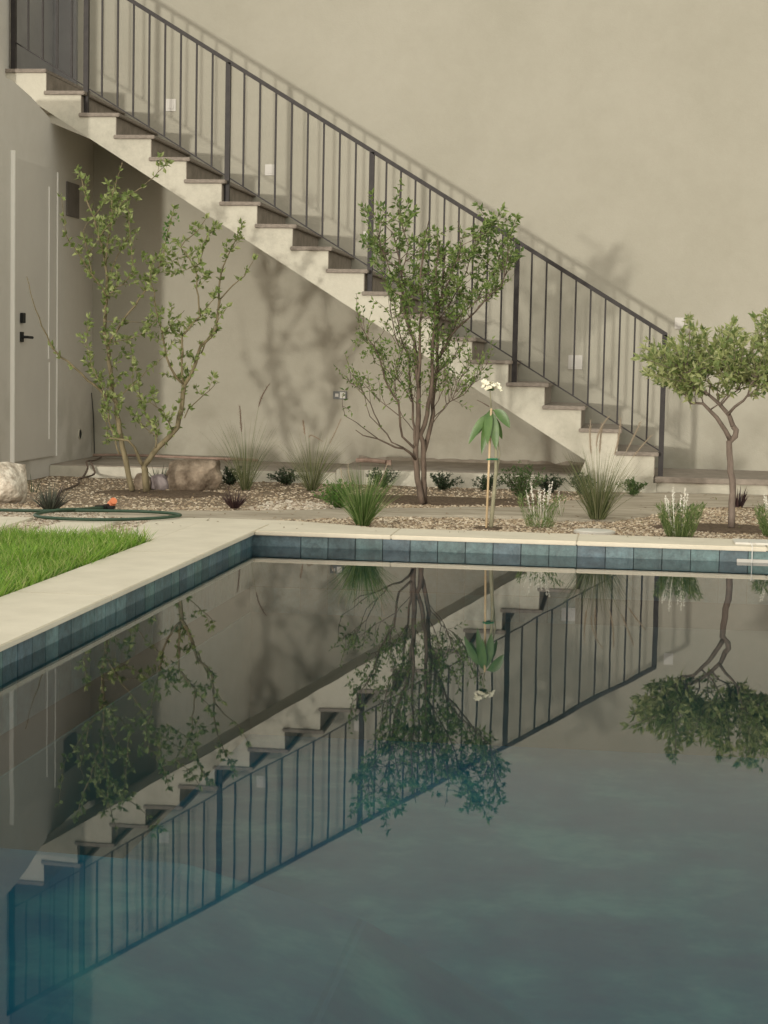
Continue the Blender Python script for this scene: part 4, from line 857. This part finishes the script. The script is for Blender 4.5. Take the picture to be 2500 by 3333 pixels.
# ------------------------------------------------------------------ hose, tubing, lid, cable
def smooth_path(pts, n=10, closed=False):
    P_ = [Vector(p) for p in pts]; out = []
    for i in range(len(P_) - (0 if closed else 1)):
        g_ = lambda k_: P_[k_ % len(P_)] if closed else P_[max(0, min(len(P_) - 1, k_))]
        a, b_, c, d = g_(i - 1), g_(i), g_(i + 1), g_(i + 2)
        for k in range(n):
            t_ = k / n; out.append(.5 * ((2 * b_) + (c - a) * t_ + (2 * a - 5 * b_ + 4 * c - d) * t_ ** 2 + (3 * b_ - a - 3 * c + d) * t_ ** 3))
    if not closed: out.append(P_[-1])
    return out
h = thing('garden_hose', (-3.0, 10.3, .09), 'green garden hose lying in a flat loop over slabs and gravel', 'hose')
loop = [(-4.3, 10.40, .095), (-3.9, 10.44, .095), (-3.68, 10.47, .095), (-3.45, 10.50, .096), (-3.20, 10.56, .10), (-2.9, 10.62, .10), (-2.68, 10.58, .099), (-2.58, 10.46, .098), (-2.66, 10.25, .098), (-2.85, 10.08, .098), (-3.05, 10.02, .098), (-3.25, 10.06, .097), (-3.37, 10.18, .097), (-3.38, 10.34, .099), (-3.30, 10.46, .110), (-3.22, 10.60, .104), (-3.20, 10.72, .10), (-3.16, 10.85, .095)]
g = MB(); g.tube(smooth_path(loop), .0095, seg=8); part('hose_tube', g, M['hose'], h, smooth=True)
nz = thing('spray_nozzle', (-3.13, 10.95, .09), 'orange and black spray nozzle at the end of the garden hose', 'nozzle')
g = MB(); g.tube([(-3.16, 10.84, .095), (-3.15, 10.90, .10), (-3.13, 10.95, .11)], .017, .015, seg=8); g.box(-3.22, 10.87, .085, -3.10, 10.92, .105); part('grip', g, M['black'], nz, bevel=.003)
g = MB(); g.tube([(-3.135, 10.93, .105), (-3.12, 10.925, .125), (-3.11, 10.91, .135)], .026, .022, seg=12); part('head', g, M['orange'], nz, smooth=False)
g = MB(); g.tube(smooth_path([(-4.46, 14.95, .70), (-4.455, 14.99, .5), (-4.45, 15.0, .3), (-4.44, 14.98, .19)]), .0045, seg=6)
tag(g.build('cable', M['black'], smooth=True), 'black cable running down the wall corner behind the tree', 'cable')
g = MB(); g.tube(smooth_path([(-4.30, 14.7, .175), (-4.18, 14.1, .185), (-4.17, 13.86, .19), (-4.15, 13.82, .14), (-4.12, 13.60, .085), (-4.10, 13.42, .082), (-3.95, 12.9, .08), (-3.85, 12.2, .08), (-3.70, 11.6, .08), (-3.62, 11.0, .08)]), .008, seg=6)
g.tube(smooth_path([(-4.18, 14.0, .185), (-4.13, 13.85, .18), (-4.09, 13.80, .10), (-4.10, 13.5, .085)]), .008, seg=6)
tag(g.build('irrigation_tube', M['bark_brown'], smooth=True), 'brown irrigation tube dropping over the plinth into the bed at the left', 'tube')
g = MB(); g.tube(smooth_path([(-4.40, 14.8, .185), (-4.1, 14.86, .19), (-3.7, 14.86, .185), (-3.3, 14.80, .185), (-3.0, 14.8, .18)]), .012, seg=8)
tag(g.build('conduit', M['conduit'], smooth=True), 'faded red conduit lying on the plinth behind the two stemmed tree', 'conduit')
g = MB(); g.tube(smooth_path([(-2.12, 14.4, .225), (-2.0, 14.35, .23), (-1.87, 14.3, .222)]), .018, seg=8); g.box(-1.865, 14.28, .20, -1.83, 14.32, .24)
tag(g.build('conduit', M['conduit']), 'short red pipe end with a black cap behind the grass tuft', 'conduit')
c = thing('access_cover', (-.165, 10.5, .08), 'round white access cover lying flush in the gravel', 'cover')
g = MB(); g.tube([(-.165, 10.5, .060), (-.165, 10.5, .0815)], .118, seg=40); part('rim', g, M['lid'], c)
g = MB(); g.tube([(-.165, 10.5, .0816), (-.165, 10.5, .085)], .106, .104, seg=40); part('lid', g, M['lid'], c)
print('objects', len(bpy.data.objects), 'tris', sum(len(o.data.polygons) for o in bpy.data.objects if o.type == 'MESH'))
